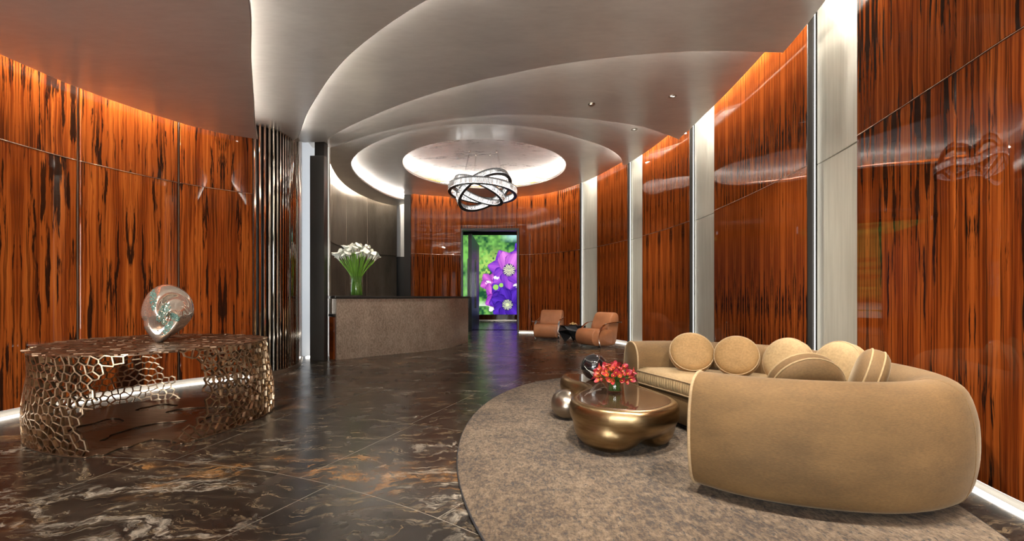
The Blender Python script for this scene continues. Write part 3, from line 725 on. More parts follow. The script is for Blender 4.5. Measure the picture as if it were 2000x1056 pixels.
t = NT('screen_picture'); a = t.n('ShaderNodeVertexColor', layer_name='picture'); em = t.n('ShaderNodeEmission', i0=a.outputs[0], i1=SCREEN); t.t.links.new(em.outputs[0], t.out.inputs[0])
link('picture', me, t.m, vw); box('cabinet', (0, .06, (SZ1 - SZ0) / 2), (SX1 - SX0 + .04, .1, SZ1 - SZ0 + .04), M['black'], vw)

# ------------------------------------------------------------------ reception desk
DK = Path([(-3.16, 7.83), (-2.86, 8.1), (-2.47, 8.5), (-1.92, 9.01), (-1.45, 9.62), (-1.22, 10.46), (-1.1, 10.94)], 1)
dk = empty('reception_desk', (0, 0, 0), 0, 'curved reception desk with worked bronze front and dark top', 'desk')
back(DK, 0, DK.L, .0, 1.10, 0, -.22, M['desk'], dk, 'desk_front').data.polygons.foreach_set('use_smooth', [False] * 0 or [False] * len(dk.children[0].data.polygons))
tp = [DK.off(s, .02) for s in np.linspace(0, DK.L, 40)]; bk = [DK.off(s, -.52) for s in np.linspace(DK.L, 0, 40)]
tp = [tp[0] + np.array([-.02, -.03])] + tp + [tp[-1] + np.array([.02, .04])]
bk = bk[:-1] + [np.array((-3.50, 8.2)), np.array((-3.34, 7.99))]
flat('desk_top', tp + bk, 1.105, 1.15, M['dark'], dk, bevel=.004)
rl = empty('return_ledge', (-3.268, 7.945, 0), math.radians(42), 'low return ledge of rosewood with dark top at the left end of the desk', 'counter')
box('ledge_top', (-.0, .0, .80), (.085, .24, .05), M['dark'], rl, bevel=.004, seg=1)
o = panel('ledge_side', Path([(-.035, -.10), (.0, -.10), (.035, -.10)], 1), 0, .07, .0, .775, 0, -.20, M['wood_fine'], rl)

# ------------------------------------------------------------------ rug
rg = empty('rug', (1.07, 3.5, 0), 0, 'large round mottled brown rug beneath the sofa and coffee table', 'rug')
ro = [(1.47 * math.cos(a), 2.58 * math.sin(a)) for a in np.linspace(0, 2 * PI, 120, endpoint=False)]
flat('pile', ro, .002, .016, M['rug'], rg, bevel=.004)
tube('binding', [(x * 1.003, y * 1.002, .008) for x, y in ro], .007, M['rug_edge'], rg, 6, True)

# ------------------------------------------------------------------ sofa
sf = empty('curved_sofa', (0, 0, 0), 0, 'large curved camel velvet sofa wrapping around the coffee table', 'sofa')
SP = Path([(1.10, 2.56), (1.30, 2.38), (1.62, 2.25), (1.96, 2.22), (2.27, 2.34), (2.44, 2.64), (2.49, 3.05), (2.47, 3.48), (2.36, 3.84), (2.12, 4.10), (1.80, 4.26), (1.46, 4.32), (1.17, 4.27)], 1)
prof = spline([(.055, .05), (.125, .10), (.162, .22), (.172, .36), (.160, .52), (.115, .645), (.03, .69), (-.06, .672), (-.115, .60), (-.13, .45), (-.125, .2), (-.11, .05)], 4, True)
V = []; Fc = []; n = len(prof); ss = np.linspace(0, SP.L, 110); c0 = np.array([.02, .36])
# arm ends: the last few sections shrink to round the edge of the flat end
secs = [(0, .0, 0), (0, .93, 0), (.004, .965, 0), (.015, .99, 0), (.035, 1, 0)] + [(s, 1, 0) for s in ss if .05 < s < SP.L - .05] + [(SP.L - .035, 1, 0), (SP.L - .015, .99, 0), (SP.L - .004, .965, 0), (SP.L, .93, 0), (SP.L, 0, 0)]
for s, k, _ in secs:
    p = SP.at(s); nr = SP.nrm(s)
    for q in prof: u = c0 + (np.array(q) - c0) * k; V.append((*(p + nr * u[0]), u[1]))
for i in range(len(secs) - 1):
    for k in range(n): Fc.append((i * n + k, i * n + (k + 1) % n, (i + 1) * n + (k + 1) % n, (i + 1) * n + k))
o = mesh('backrest', V, Fc, M['velvet'], sf, True)
bm = bmesh.new(); bm.from_mesh(o.data); bmesh.ops.remove_doubles(bm, verts=bm.verts, dist=1e-5); bmesh.ops.recalc_face_normals(bm, faces=bm.faces); bm.to_mesh(o.data); bm.free()
def loop_at(s, k=1.0, sh=0):
    p = SP.at(s); nr = SP.nrm(s); tg = SP.tan(s)
    return [(*(p + nr * (c0[0] + (q[0] - c0[0]) * k) + tg * sh), c0[1] + (q[1] - c0[1]) * k) for q in prof]
tube('piping', loop_at(0.006, .985), .009, M['piping'], sf, 8, True); tube('piping', loop_at(SP.L - .006, .985), .009, M['piping'], sf, 8, True)
for s in (SP.near((2.27, 2.34)) - .08, SP.near((2.3, 3.93))): tube('seam', loop_at(s, 1.0), .0025, M['velvet'], sf, 5, True)
FR = Path([(1.20, 2.60), (1.36, 2.72), (1.46, 2.98), (1.48, 3.30), (1.40, 3.62), (1.29, 3.90), (1.20, 4.14)], 1)
def loft(name, prof2, m, nt=60, a=.02, b=.985, fo=0):
    V = []; Fc = []
    for i in range(nt + 1):
        tt = i / nt; F = FR.at(FR.L * tt); B = SP.off(SP.L * (a + (b - a) * tt), -.115); d = B - F; d = d / max(np.linalg.norm(d), .01)
        for w, sh, z in prof2: p = F + (B - F) * w - d * sh; V.append((p[0], p[1], z))
    k = len(prof2)
    for i in range(nt):
        for j in range(k - 1): Fc.append((i * k + j, (i + 1) * k + j, (i + 1) * k + j + 1, i * k + j + 1))
    Fc.append(tuple(range(k))); Fc.append(tuple(nt * k + j for j in reversed(range(k))))
    o = mesh(name, V, Fc, m, sf, True)
    bm = bmesh.new(); bm.from_mesh(o.data); bmesh.ops.recalc_face_normals(bm, faces=bm.faces); bm.to_mesh(o.data); bm.free()
    return o
loft('seat_base', [(0, -.05, .06), (0, -.01, .07), (0, .0, .20), (0, -.008, .305), (.5, 0, .305), (1, 0, .305)], M['velvet'])
loft('seat_cushion', [(1, 0, .31), (.4, 0, .305), (0, -.02, .305), (0, .0, .315), (0, .012, .345), (0, .012, .40), (0, .0, .432), (0, -.02, .445), (0, -.06, .452), (.35, 0, .458), (.7, 0, .456), (1, 0, .45)], M['velvet_light'])
bandV = []
fr = [FR.at(FR.L * k / 60) for k in range(61)]; frn = [-FR.nrm(FR.L * k / 60) for k in range(61)]
sgn = 1 if (frn[30][0] < 0) else -1
V = []; Fc = []
N = 300
for k in range(N + 1):
    s = FR.L * k / N; p = FR.at(s); nr = -FR.nrm(s) * sgn; w = .0035 * math.sin(k * 1.25 + 1.3 * math.sin(k * .37)) + .0015 * math.sin(k * 2.9)
    for z, d in ((.325, .006), (.345, .016 + w * .6), (.375, .019 + w), (.40, .017 + w), (.425, .008)): V.append((*(p + nr * d), z))
for k in range(N):
    for j in range(4): Fc.append((k * 5 + j, k * 5 + 5 + j, k * 5 + 6 + j, k * 5 + 1 + j))
mesh('gathered_front', V, Fc, M['velvet_light'], sf, True)
for z, d in ((.43, .010), (.318, .010)): tube('piping', [(*(p - q * -sgn * d), z) for p, q in zip(fr, frn)], .007, M['piping'], sf, 6)
flat('plinth', [tuple(FR.at(FR.L * k / 30) + np.array([.12, 0])) for k in range(31)] + [tuple(SP.off(SP.L * k / 40, -.02)) for k in range(39, 1, -1)], .016, .075, M['black'], sf)

def pillow(loc, nrm, r, m, label, roll=0):
    p = empty('round_pillow', loc, 0, label, 'pillow', 'round pillows on the curved sofa')
    p.rotation_euler = Vector(nrm).to_track_quat('Z', 'Y').to_euler()
    g = .030
    lathe('cover', [(0, g + .050), (r * .35, g + .049), (r * .65, g + .044), (r * .82, g + .034), (r * .93, g + .018), (r * .975, g + .004), (r * .985, g - .002), (r * 1.0, g * .5), (r * 1.005, 0), (r * 1.0, -g * .5), (r * .985, -g), (r * .93, -g - .018), (r * .82, -g - .034), (r * .65, -g - .044), (r * .35, -g - .049), (0, -g - .050)], m, p, 40)
    for sgn_ in (1, -1): tube('piping', [(r * .985 * math.cos(a), r * .985 * math.sin(a), sgn_ * g) for a in np.linspace(0, 2 * PI, 40, endpoint=False)], .0055, M['piping'] if m != M['velvet'] else M['velvet_light'], p, 6, True)
    return p
pillow((1.645, 3.99, .615), (-.25, -.85, .55), .19, M['velvet_gold'], 'gold round pillow at the far end of the curved sofa, beside the far arm')
pillow((1.955, 3.79, .610), (-.50, -.75, .45), .178, M['velvet_gold'], 'second round pillow from the far arm of the sofa, turned slightly sideways')
pillow((2.17, 3.43, .62), (-.85, -.42, .35), .182, M['velvet_light'], 'pale round pillow in the middle of the sofa back, third from the far arm')
pillow((2.24, 2.98, .640), (-.95, -.22, .30), .180, M['velvet_light'], 'pale round pillow leaning behind the dark pillows near the sofa bend')
pillow((2.14, 2.62, .635), (-.78, .55, .30), .180, M['velvet'], 'brown round pillow seen edge on at the near bend of the sofa')
pillow((1.72, 2.56, .600), (.10, .95, .38), .205, M['velvet'], 'brown round pillow seen from behind over the near arm of the sofa')

# ------------------------------------------------------------------ coffee table
ct = empty('coffee_table', (0, 0, 0), 0, 'organic bean shaped brass coffee table on the brown rug', 'table')
OUT = [(.50, 4.32), (.54, 4.08), (.64, 3.90), (.655, 3.75), (.53, 3.55), (.465, 3.36), (.485, 3.18), (.58, 3.05), (.72, 2.97), (.92, 2.95), (1.11, 3.07), (1.22, 3.22), (1.235, 3.40), (1.18, 3.63), (1.06, 4.00), (.90, 4.26), (.72, 4.42), (.57, 4.43)]
ol = np.array(spline(OUT, 6, True))
def inset(loop, d):
    L = np.array(loop); tg = np.roll(L, -1, 0) - np.roll(L, 1, 0); tg /= np.linalg.norm(tg, axis=1)[:, None]
    area = .5 * np.sum(L[:, 0] * np.roll(L[:, 1], -1) - np.roll(L[:, 0], -1) * L[:, 1]); s = 1 if area > 0 else -1
    return L + np.stack([-tg[:, 1], tg[:, 0]], 1) * d * s
bm = bmesh.new()
rings = [(.045, .345), (.022, .357), (.0, .350), (-.018, .325), (-.026, .275), (-.020, .225), (.01, .175), (.06, .135), (.12, .115)]
prev = None; n = len(ol)
for d, z in rings:
    L = inset(ol, d); cur = [bm.verts.new((p[0], p[1], z)) for p in L]
    if prev:
        for k in range(n): bm.faces.new((prev[k], prev[(k + 1) % n], cur[(k + 1) % n], cur[k]))
    else: bm.faces.new(cur)
    prev = cur
bm.faces.new(prev)
def blob(c, r, rot=0):
    q = bmesh.ops.create_uvsphere(bm, u_segments=28, v_segments=18, radius=1)
    bmesh.ops.transform(bm, matrix=Matrix.Translation(c) @ Matrix.Rotation(rot, 4, 'Z') @ Matrix.Diagonal((*r, 1)), verts=q['verts'])
blob((.715, 3.24, .160), (.255, .29, .168), .15); blob((1.07, 3.35, .160), (.175, .27, .168), -.2); blob((.76, 4.10, .20), (.2, .28, .12))
bmesh.ops.triangulate(bm, faces=bm.faces)
tmp = bmobj('body_source', bm)
md = tmp.modifiers.new('r', 'REMESH'); md.mode = 'VOXEL'; md.voxel_size = .014; md.use_smooth_shade = True
md = tmp.modifiers.new('s', 'SMOOTH'); md.factor = .6; md.iterations = 22
dg = bpy.context.evaluated_depsgraph_get(); me = bpy.data.meshes.new_from_object(tmp.evaluated_get(dg)); bpy.data.objects.remove(tmp)
for v in me.vertices: v.co.z = max(v.co.z, .0165)
me.materials.clear(); me.name = 'body'; link('body', me, M['brass'], ct, True)
flat('top_inlay', [tuple(p) for p in inset(ol, .040)], .340, .352, M['tabletop'], ct, bevel=.002)
lg = lathe('leg', [(0, 0), (.07, .004), (.125, .03), (.16, .085), (.165, .14), (.14, .2), (.09, .24), (0, .258)], M['nickel'], ct, 32); lg.location = (.50, 4.02, .0165); lg.scale = (.85, 1.05, 1); lg['label'] = 'silvery egg shaped foot'

# black glass ball and vase of red callas
gb = empty('glass_ball', (.77, 4.08, .352), 0, 'black glass ball with pale swirls on the coffee table', 'ornament')
o = lathe('ball', [(.0, .0)] + [(.122 * math.sin(a), .122 - .122 * math.cos(a)) for a in np.linspace(.12, PI, 24)], M['glass_dark'], gb, 40)
M['swirl'] = plain('white_glass_thread', (.75, .72, .66), .1)
for k, (tilt, rz, span) in enumerate(((.5, .3, 2.2), (.75, .5, 1.7), (.2, -.2, 1.5), (1.1, .8, 1.2))):
    R = Euler((tilt, .25 * k, rz)).to_matrix()
    tube('white_swirl', [(R @ Vector((.1222 * math.cos(a), .1222 * math.sin(a) * (1), .02 * math.sin(2 * a + k)))).normalized() * .1222 + Vector((0, 0, .122)) for a in np.linspace(-PI / 2 - span / 2, -PI / 2 + span / 2, 24)], .0016, M['swirl'], gb, 5)

def vase(name, loc, r, h, wl_, label, gl):
    v = empty(name, loc, 0, label, 'vase')
    lathe('glass_wall', [(0, 0), (r - .004, 0), (r, .004), (r, h), (r - .005, h), (r - .005, .015), (0, .013)], M['glass'], v, 40)
    lathe('water', [(0, .0155), (r - .0065, .017), (r - .0065, wl_), (0, wl_)], gl, v, 40)
    return v
M['water_clear'] = thin_glass('water_clear', (.93, .97, .9), .4)
vase('glass_vase', (.83, 3.52, .352), .062, .125, .08, 'small clear glass vase of red callas on the coffee table', M['water_clear'])
vase('glass_vase', (-2.99, 8.37, 1.15), .125, .38, .27, 'tall clear glass cylinder vase on the reception desk', M['water'])

def side_(a): return [', right side', ', back right', ', back', ', back left', ', left side', ', front left', ', front', ', front right'][int(((a + PI / 8) % (2 * PI)) / (PI / 4)) % 8]
def calla_mesh(L, R):
    V = []; nn = 14; rows = [(0, .10), (.25, .22), (.5, .45), (.72, .75), (.88, 1.05), (.95, 1.25)]
    for zz, rr in rows:
        for k in range(nn):
            a = 2 * PI * k / nn; lip = max(0, math.cos(a)) ** 3 * (zz ** 3) * .55; fl_ = 1 + .25 * lip
            V.append((R * rr * math.cos(a) * fl_ + R * .9 * lip, R * rr * math.sin(a), L * (zz + lip * .35 - (0.28 * zz ** 3 * (1 - math.cos(a)) / 2))))
    Fc = [(i * nn + k, i * nn + (k + 1) % nn, (i + 1) * nn + (k + 1) % nn, (i + 1) * nn + k) for i in range(len(rows) - 1) for k in range(nn)]
    return V, Fc
def flower(kind, base, rim, neck, d, L, R, m, ms, sr, label, group, seed, sp):
    e = empty('calla_lily', base, 0, label, 'flower', group)
    nb_ = Vector(neck) - Vector(base); dd = Vector(d).normalized()
    o = link('spathe', kind, None, e); o.location = nb_
    o.rotation_euler = (dd.to_track_quat('Z', 'Y').to_matrix() @ Matrix.Rotation(seed * 2.4, 3, 'Z')).to_euler()
    pts = [Vector(p_) for p_ in spline([(0, 0, 0), tuple(Vector(rim) - Vector(base)), tuple(nb_)], 4)]
    tube('stem', pts, sr, ms, e, 6)
    s2 = link('spadix', sp, None, e); s2.location = nb_; s2.rotation_euler = o.rotation_euler
V, Fc = calla_mesh(.15, .041); kw = bpy.data.meshes.new('spathe'); kw.from_pydata(V, [], Fc); kw.materials.append(M['calla_white']); kw.polygons.foreach_set('use_smooth', [True] * len(Fc))
def spadix(L, r, m):
    V = []; Fc = []; add_tube(V, Fc, [(0, 0, L * .3), (0, 0, L * .6), (0, 0, L * .85)], r, 6); me = bpy.data.meshes.new('spadix'); me.from_pydata(V, [], Fc); me.materials.append(m); return me
M['spadix'] = plain('yellow_spadix', (.75, .5, .08), .6)
spw = spadix(.1, .005, M['spadix'])
i = 0
for ring_, (nn, rad, zz) in enumerate(((1, 0, .97), (7, .09, .955), (12, .17, .93), (16, .25, .885), (19, .315, .815))):
    for k in range(nn):
        a = 2 * PI * (k + random.random() * .5) / nn + ring_; rr = rad * (1 + random.uniform(-.06, .06)); zt = zz - .12 + random.uniform(-.03, .03)
        q_ = (rad / .315) ** .7; bx, by = .100 * math.cos(a + .9) * q_, .100 * math.sin(a + .9) * q_
        d = Vector((math.cos(a) * rad * 1.5, math.sin(a) * rad * 1.5, .75))
        flower(kw, (-2.99 + bx, 8.37 + by, 1.17), (-2.99 + .108 * q_ * math.cos(a), 8.37 + .108 * q_ * math.sin(a), 1.15 + .39), (-2.99 + rr * math.cos(a), 8.37 + rr * math.sin(a), 1.15 + zt), d, .125, .034, None, M['stem'], .0068, 'white calla lily %s of the bouquet in the tall vase%s' % (['at the very top', 'in the inner cluster', 'in the middle ring', 'near the rim', 'on the outer rim'][ring_], side_(a)), 'white callas in the tall vase', i, spw); i += 1
reds = []
for m in ('calla_red', 'calla_orange'):
    V, Fc = calla_mesh(.062, .0160); q = bpy.data.meshes.new('spathe'); q.from_pydata(V, [], Fc); q.materials.append(M[m]); q.polygons.foreach_set('use_smooth', [True] * len(Fc)); reds.append(q)
spr = spadix(.06, .003, M['spadix'])
for ring_, (nn, rad, zz) in enumerate(((5, .025, .190), (11, .058, .184), (16, .090, .170), (20, .115, .152), (20, .110, .130))):
    for k in range(nn):
        a = 2 * PI * (k + random.random() * .6) / nn + ring_ * .7; rr = rad * (1 + random.uniform(-.08, .08)); zt = zz - .01 + random.uniform(-.012, .012)
        q_ = (rad / .116) ** .7; bx, by = .046 * math.cos(a + .9) * q_, .046 * math.sin(a + .9) * q_; d = Vector((math.cos(a) * rad * 8, math.sin(a) * rad * 8, .7 if ring_ < 4 else .1))
        orange = (math.cos(a) < -.2 and random.random() < .7) or random.random() < .25
        flower(reds[1 if orange else 0], (.83 + bx, 3.52 + by, .372), (.83 + .05 * q_ * math.cos(a), 3.52 + .05 * q_ * math.sin(a), .352 + .10), (.83 + rr * math.cos(a), 3.52 + rr * math.sin(a), .352 + zt), d, .07, .02, None, M['stem_dark'], .0034, ('orange' if orange else 'red') + ' calla bloom %s of the coffee table bouquet%s' % (['at the top', 'high in the middle', 'in the middle', 'near the rim', 'low at the rim'][ring_], side_(a)), ('orange' if orange else 'red') + ' callas in the small vase', i, spr); i += 1

# ------------------------------------------------------------------ openwork console table on the left
TO = [(-3.72, 3.35), (-3.42, 3.10), (-3.0, 3.03), (-2.72, 3.12), (-2.53, 3.35), (-2.38, 3.92), (-2.50, 4.42), (-2.9, 4.68), (-3.5, 4.76), (-4.02, 4.52), (-4.14, 4.08), (-4.0, 3.68)]
BO = [(-3.74, 3.36), (-3.44, 3.19), (-3.02, 3.07), (-2.74, 3.13), (-2.50, 3.44), (-2.38, 3.92), (-2.46, 4.45), (-2.9, 4.74), (-3.5, 4.82), (-4.06, 4.58), (-4.17, 4.10), (-4.03, 3.66)]
HT = .715
kt = empty('console_table', (0, 0, 0), 0, 'oval bronze console table of openwork cells by the left rosewood wall', 'table')
def dens(loop, n):
    q = spline(loop, 8, True); q.append(q[0]); q = np.array(q); d = np.concatenate([[0], np.cumsum(np.linalg.norm(np.diff(q, axis=0), axis=1))])
    s = np.linspace(0, d[-1], n, endpoint=False); return np.stack([np.interp(s, d, q[:, 0]), np.interp(s, d, q[:, 1])], 1), d[-1]
NT_ = 400
tl, PER = dens(TO, NT_); bl, _ = dens(BO, NT_); KC = np.array([-3.25, 3.95])
def surf(u, v):
    i = (u / PER * NT_) % NT_; i0 = int(i) % NT_; i1 = (i0 + 1) % NT_; f_ = i - int(i)
    a = tl[i0] * (1 - f_) + tl[i1] * f_; b = bl[i0] * (1 - f_) + bl[i1] * f_
    v_ = min(max(v / HT, 0), 1); p = b * (1 - v_) + a * v_; o_ = p - KC; o_ = o_ / np.linalg.norm(o_)
    p = p + o_ * (.035 * math.sin(PI * min(1, v_ * 1.15 + .12)) ** 1.0 * (1 - .45 * v_))
    return p, o_
def allowed(u, v):
    p, _ = surf(u, v); an = math.degrees(math.atan2(p[1] - KC[1], p[0] - KC[0])); w = v / HT
    wob = 2.2 * math.sin(v * 21)
    fl_ = -58 - 15 * (1 - w) ** .7 - 4 * math.sin(PI * w) + wob; fr_ = -45 + 17 * math.sin(PI * min(1, w * .9 + .05)) ** .8 - 6 * (1 - w) - wob
    if fl_ < an < fr_: return 0
    if 101 + 5 * math.sin(PI * w) - 6 * (1 - w) < an < 128 - 14 * (1 - w) ** 1.3 + wob: return 0
    return 1 if (an <= fl_ or an >= 120) else 2
pts = []; cs = .062
for r_ in range(int(HT / cs) + 4):
    for c_ in range(int(PER / cs) + 2):
        pts.append((c_ * cs + (.5 * cs if r_ % 2 else 0) + random.uniform(-.021, .021), (r_ - 1.5) * cs * .96 + random.uniform(-.021, .021)))
edges, _ = voronoi(pts)
bars = {1: ([], []), 2: ([], [])}
for a, b in edges:
    if (a - b).length > .15 or (a - b).length < .002: continue
    a = Vector((a.x, min(max(a.y, 0.004), HT))); b = Vector((b.x, min(max(b.y, 0.004), HT)))
    if (a - b).length < .002: continue
    if min(a.x, b.x) < 0 or max(a.x, b.x) > PER: 
        if min(a.x, b.x) < -.03 or max(a.x, b.x) > PER + .03: continue
    la, lb = allowed(a.x, a.y), allowed(b.x, b.y)
    if not la or not lb: continue
    V, Fc = bars[la]
    pa, oa = surf(a.x, a.y); pb, ob_ = surf(b.x, b.y)
    A = Vector((*pa, a.y)); B = Vector((*pb, b.y)); t_ = (B - A).normalized(); o_ = Vector((*((oa + ob_) / 2), 0)).normalized(); s_ = t_.cross(o_).normalized()
    A -= t_ * .004; B += t_ * .004; base = len(V); wd, dp = .0058, .011
    for P_ in (A, B):
        for sx, so in ((-1, -1), (1, -1), (.7, 1), (-.7, 1)): V.append(P_ + s_ * wd * sx + o_ * dp * so)
    Fc += [(base, base + 1, base + 5, base + 4), (base + 1, base + 2, base + 6, base + 5), (base + 2, base + 3, base + 7, base + 6), (base + 3, base, base + 4, base + 7), (base + 3, base + 2, base + 1, base), (base + 4, base + 5, base + 6, base + 7)]
for k in (1, 2): mesh('lattice_leg', *bars[k], M['lattice'], kt)
flat('top_plate', [tuple(p) for p in inset(tl, .01)], HT - .012, HT + .002, M['sheet'], kt)
pts = [(x + random.uniform(-.022, .022), y + random.uniform(-.022, .022)) for x in np.arange(-4.3, -2.2, .058) for y in np.arange(2.9, 4.95, .058)]
_, polys = voronoi(pts)
from mathutils.geometry import intersect_point_tri_2d
tpoly = inset(tl, -.012)
def inside(p, L):
    x, y = p; c = False; X, Y = L[:, 0], L[:, 1]; X2, Y2 = np.roll(X, -1), np.roll(Y, -1)
    m_ = ((Y > y) != (Y2 > y)) & (x < (X2 - X) * (y - Y) / (Y2 - Y + 1e-12) + X); return m_.sum() % 2 == 1
V = []; Fc = []
for c_, poly in polys:
    if not inside((c_.x, c_.y), tpoly) or len(poly) < 3: continue
    if max((q - c_).length for q in poly) > .1: continue
    h_ = HT + .003 + random.random() * .007; b_ = len(V); k = len(poly)
    for z_ in (HT - .004, h_):
        for q in poly: w_ = c_ + (q - c_) * .95; V.append((w_.x, w_.y, z_))
    Fc.append(tuple(b_ + k + i_ for i_ in range(k)))
    for i_ in range(k): Fc.append((b_ + i_, b_ + (i_ + 1) % k, b_ + k + (i_ + 1) % k, b_ + k + i_))
tag(mesh('top_mosaic', V, Fc, M['sheet'], kt), kind='stuff')
def wobble(c, rx, ry, rot, seed, amp=.25):
    r_ = np.random.RandomState(seed); ph = r_.rand(5) * 6.28; out = []
    for a in np.linspace(0, 2 * PI, 40, endpoint=False):
        k = 1 + amp * (math.sin(2 * a + ph[0]) * .5 + math.sin(3 * a + ph[1]) * .4 + math.sin(5 * a + ph[2]) * .3); x, y = rx * k * math.cos(a), ry * k * math.sin(a)
        out.append((c[0] + x * math.cos(rot) - y * math.sin(rot), c[1] + x * math.sin(rot) + y * math.cos(rot)))
    return out
bo = inset(bl, -.03); bo = [tuple(p + (KC - p) * (.03 + .03 * math.sin(i_ * .31) + .02 * math.sin(i_ * .83 + 1)) if math.radians(-74) < math.atan2(p[1] - KC[1], p[0] - KC[0]) < math.radians(-36) else p) for i_, p in enumerate(bo)]
# the floor sheet: an openwork plate with large free-form voids, one cutting into the front edge
bo2 = []
for p in bo:
    an = math.degrees(math.atan2(p[1] - KC[1], p[0] - KC[0])); cut = max(0, 1 - abs(an + 54) / 13.) ** .5
    q = np.array(p); bo2.append(tuple(q + (KC - q) * .30 * cut))
flat('floor_sheet', bo2, .003, .010, M['sheet'], kt, [wobble((-3.10, 3.68), .13, .30, -.5, 1), wobble((-3.05, 4.30), .30, .16, .3, 2), wobble((-2.70, 3.98), .12, .19, .2, 3), wobble((-3.60, 3.78), .16, .22, .4, 4), wobble((-3.60, 4.42), .17, .12, .1, 6)])

# glass sculpture
gs = empty('glass_sculpture', (-3.13, 3.95, HT + .008), math.radians(39), 'twisted mirrored glass sculpture standing on the bronze console table', 'sculpture')
bm = bmesh.new(); bmesh.ops.create_icosphere(bm, subdivisions=6, radius=1)
def sculpt(n_):
    th = math.atan2(n_.z, n_.x); rr = math.hypot(n_.x, n_.z)
    k = 1 + .035 * math.sin(3 * th + 1.2) * rr
    notch = math.exp(-((n_.x + .88) ** 2 + (n_.z + .25) ** 2) / .02); k -= .10 * notch
    sp = math.sin(2 * th + 6.5 * rr - 1.0)
    dep = 1 + .20 * sp * min(1, (1 - rr * rr) * 2.2) - .22 * math.exp(-((n_.x - .05) ** 2 + (n_.z + .15) ** 2) / .03)
    p = Vector((n_.x * .190 * k, n_.y * .15 * dep, n_.z * .265 * k))
    if p.z < 0: p.x *= 1 - .50 * (-p.z / .265) ** 1.8; p.x += -.03 * (p.z / .265) ** 2
    p.x += .02 * p.z / .265
    p.z = max(p.z, -.255)
    return p + Vector((0, 0, .255))
for v in bm.verts: v.co = sculpt(v.co.normalized())
bmobj('glass_body', bm, M['sculpt'], gs, True)
BS = bmesh.new(); bmesh.ops.create_icosphere(BS, subdivisions=1, radius=.0052); bsV = [v.co.copy() for v in BS.verts]; bsF = [tuple(v.index for v in f_.verts) for f_ in BS.faces]; BS.free()
for q, (cx_, cz_, sx_, sz_, rt) in enumerate(((-.55, .45, .12, .34, -.1), (-.15, .05, .18, .36, .55), (.30, -.12, .22, .10, .5), (.12, -.48, .14, .26, .55))):
    V = []; Fc = []
    for _k in range(170):
        a = random.random() * 2 * PI; r_ = math.sqrt(random.random()); ux, uz = sx_ * r_ * math.cos(a), sz_ * r_ * math.sin(a)
        x_ = cx_ + ux * math.cos(rt) + uz * math.sin(rt); z_ = cz_ - ux * math.sin(rt) + uz * math.cos(rt); w_ = 1 - x_ * x_ - z_ * z_
        if w_ < .02: continue
        p = sculpt(Vector((x_, -math.sqrt(w_), z_))); b_ = len(V)
        for vv in bsV: V.append(p + vv)
        for f_ in bsF: Fc.append(tuple(b_ + i_ for i_ in f_))
    tag(mesh('bead_patch', V, Fc, M['bead'], gs, True), kind='stuff')

# ------------------------------------------------------------------ armchairs
def make_chair(loc, rz, label):
    c = empty('leather_armchair', loc, rz, label, 'armchair', 'leather armchairs by the far wall')
    prism('seat', [(-.36, .07), (-.41, .16), (-.405, .30), (-.34, .395), (-.22, .415), (.02, .40), (.16, .385), (.18, .2), (.14, .05), (-.15, .045), (-.30, .045)], .315, M['leather'], c, .06)
    prism('backrest', [(.03, .40), (.09, .58), (.16, .73), (.22, .775), (.31, .77), (.355, .71), (.36, .55), (.32, .30), (.26, .06), (.16, .04), (.10, .2)], .305, M['leather'], c, .07)
    for sx in (-1, 1):
        pts = [(sx * .335, y, z) for y, z in spline([(-.20, .012), (-.255, .16), (-.25, .30), (-.18, .43), (-.06, .52), (.10, .555), (.40, .56)], 5)]
        ribbon('armrest', pts, .044, .014, M['chrome'], c, up=[(0, -(pts[min(i + 1, len(pts) - 1)][2] - pts[max(i - 1, 0)][2]), (pts[min(i + 1, len(pts) - 1)][1] - pts[max(i - 1, 0)][1])) for i in range(len(pts))], smooth=False)
        box('base_runner', (sx * .325, .05, .012), (.03, .52, .018), M['chrome'], c)
    box('rear_bar', (0, .40, .56), (.70, .012, .03), M['chrome'], c)
    return c
make_chair((1.03, 12.0, 0), math.radians(-24), 'tan leather armchair left of the black side table, facing the room')
make_chair((1.98, 10.05, 0), math.radians(-62), 'tan leather armchair right of the black side table, seen from its side')

st = empty('side_table', (1.55, 10.95, 0), .3, 'small black faceted side table between the two leather armchairs', 'table')
bm = bmesh.new(); top = [bm.verts.new((.34 * math.cos(a), .30 * math.sin(a), .415)) for a in np.linspace(0, 2 * PI, 7, endpoint=False)]
mid = [bm.verts.new(((.40 if k % 2 else .33) * math.cos(a), (.36 if k % 2 else .29) * math.sin(a), .28 if k % 2 else .33)) for k, a in enumerate(np.linspace(.25, 2 * PI + .25, 7, endpoint=False))]
low = [bm.verts.new(((.22 if k % 2 else .12) * math.cos(a), (.22 if k % 2 else .12) * math.sin(a), .0 if k % 2 else .17)) for k, a in enumerate(np.linspace(.25, 2 * PI + .25, 7, endpoint=False))]
bm.faces.new(top)
for A_, B_ in ((top, mid), (mid, low)):
    for k in range(7): bm.faces.new((A_[k], A_[(k + 1) % 7], B_[(k + 1) % 7])); bm.faces.new((A_[k], B_[(k + 1) % 7], B_[k]))
bm.faces.new(low[::-1])
bmobj('faceted_body', bm, M['blackfacet'], st)
flat('table_top', [(.345 * math.cos(a), .305 * math.sin(a)) for a in np.linspace(0, 2 * PI, 7, endpoint=False)], .416, .426, M['blackfacet'], st, bevel=.002)
ds = empty('dish', (1.52, 10.85, .426), 0, 'small dish heaped with golden pieces on the black side table', 'dish')
lathe('plate', [(0, 0), (.07, .0), (.12, .018), (.125, .022), (.07, .008), (0, .008)], M['dish'], ds, 24)
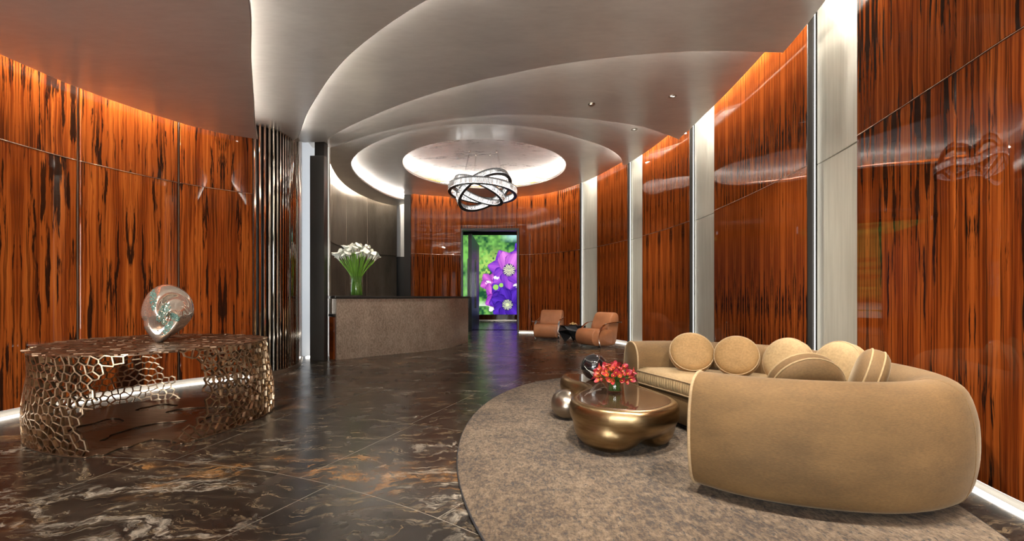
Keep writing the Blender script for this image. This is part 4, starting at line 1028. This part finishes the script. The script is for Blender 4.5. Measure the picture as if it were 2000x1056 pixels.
for k in range(16):
    a = k * 2.4; r_ = .022 * math.sqrt(k); o = lathe('golden_piece', [(0, -.012), (.02, -.008), (.026, 0), (.018, .010), (0, .014)], M['biscuit'], ds, 10)
    o.location = (r_ * math.cos(a), r_ * math.sin(a), .032 + .035 * (1 - r_ / .09)); o.rotation_euler = (random.uniform(-.8, .8), random.uniform(-.8, .8), a)

# ------------------------------------------------------------------ chandelier of three crystal rings
ch = empty('chandelier', (-.71, 10.6, 3.69), 0, 'chandelier of three tilted interlocking crystal rings hanging below the dome', 'chandelier')
def cring(R_, h, eul, off):
    r = empty('crystal_ring', off); r.parent = ch; r.rotation_euler = eul
    N = 72
    for rr in (R_ - .03, R_ + .03):
        for zz in (-h / 2, h / 2):
            pass
    for zz in (-h / 2, h / 2):
        ribbon('ring_frame', [(R_ * math.cos(2 * PI * k / N), R_ * math.sin(2 * PI * k / N), zz) for k in range(N)], .075, .014, M['black'], r, closed=True)
    ribbon('light_band', [(R_ * math.cos(2 * PI * k / N), R_ * math.sin(2 * PI * k / N), 0) for k in range(N)], .012, h * .75, M['led_ring'], r, closed=True)
    V = []; Fc = []; NC = 150
    for side in (R_ + .030, R_ - .030):
        for k in range(NC):
            a = 2 * PI * (k + .5) / NC; w = 2 * PI * side / NC * .42; hh = h / 2 - .010 - random.random() * .012; b_ = len(V)
            ca, sa = math.cos(a), math.sin(a); tw = random.uniform(-.5, .5)
            for zz, kk in ((-hh, .55), (-hh * .7, 1), (hh * .7, 1), (hh, .55)):
                for dx, dt in ((.011, 0), (0, 1), (-.011, 0), (0, -1)):
                    dx_, dt_ = dx * math.cos(tw) - dt * .011 * math.sin(tw), dt * w * kk; V.append(((side + dx_ * kk) * ca - dt_ * sa, (side + dx_ * kk) * sa + dt_ * ca, zz))
            for i_ in range(3):
                for j in range(4): Fc.append((b_ + i_ * 4 + j, b_ + i_ * 4 + (j + 1) % 4, b_ + i_ * 4 + 4 + (j + 1) % 4, b_ + i_ * 4 + 4 + j))
            Fc += [(b_ + 3, b_ + 2, b_ + 1, b_), (b_ + 12, b_ + 13, b_ + 14, b_ + 15)]
    tag(mesh('crystals', V, Fc, M['crystal'], r), kind='stuff')
cring(.80, .155, (math.radians(-4), math.radians(3), 0), (0, 0, .02))
cring(.68, .140, (math.radians(-16), math.radians(-27), 0), (.03, 0, .03))
cring(.62, .140, (math.radians(-3), math.radians(21), .2), (-.10, 0, .03))
for k, (x_, y_) in enumerate(((-.28, .1), (.3, .1), (-.5, -.35), (.55, -.3), (.62, .25), (-.6, .3))):
    tube('suspension_wire', [(x_, y_, .0), (x_ * .6, y_ * .6, .93)], .0025, M['cord'], ch, 5)
for k, (x_, y_) in enumerate(((-.17, .06), (-.30, -.2), (.18, .06), (.34, -.18))):
    o = lathe('ceiling_cup', [(0, 0), (.018, 0), (.018, .05), (0, .05)], M['chrome'], ch, 12); o.location = (x_, y_, .90)
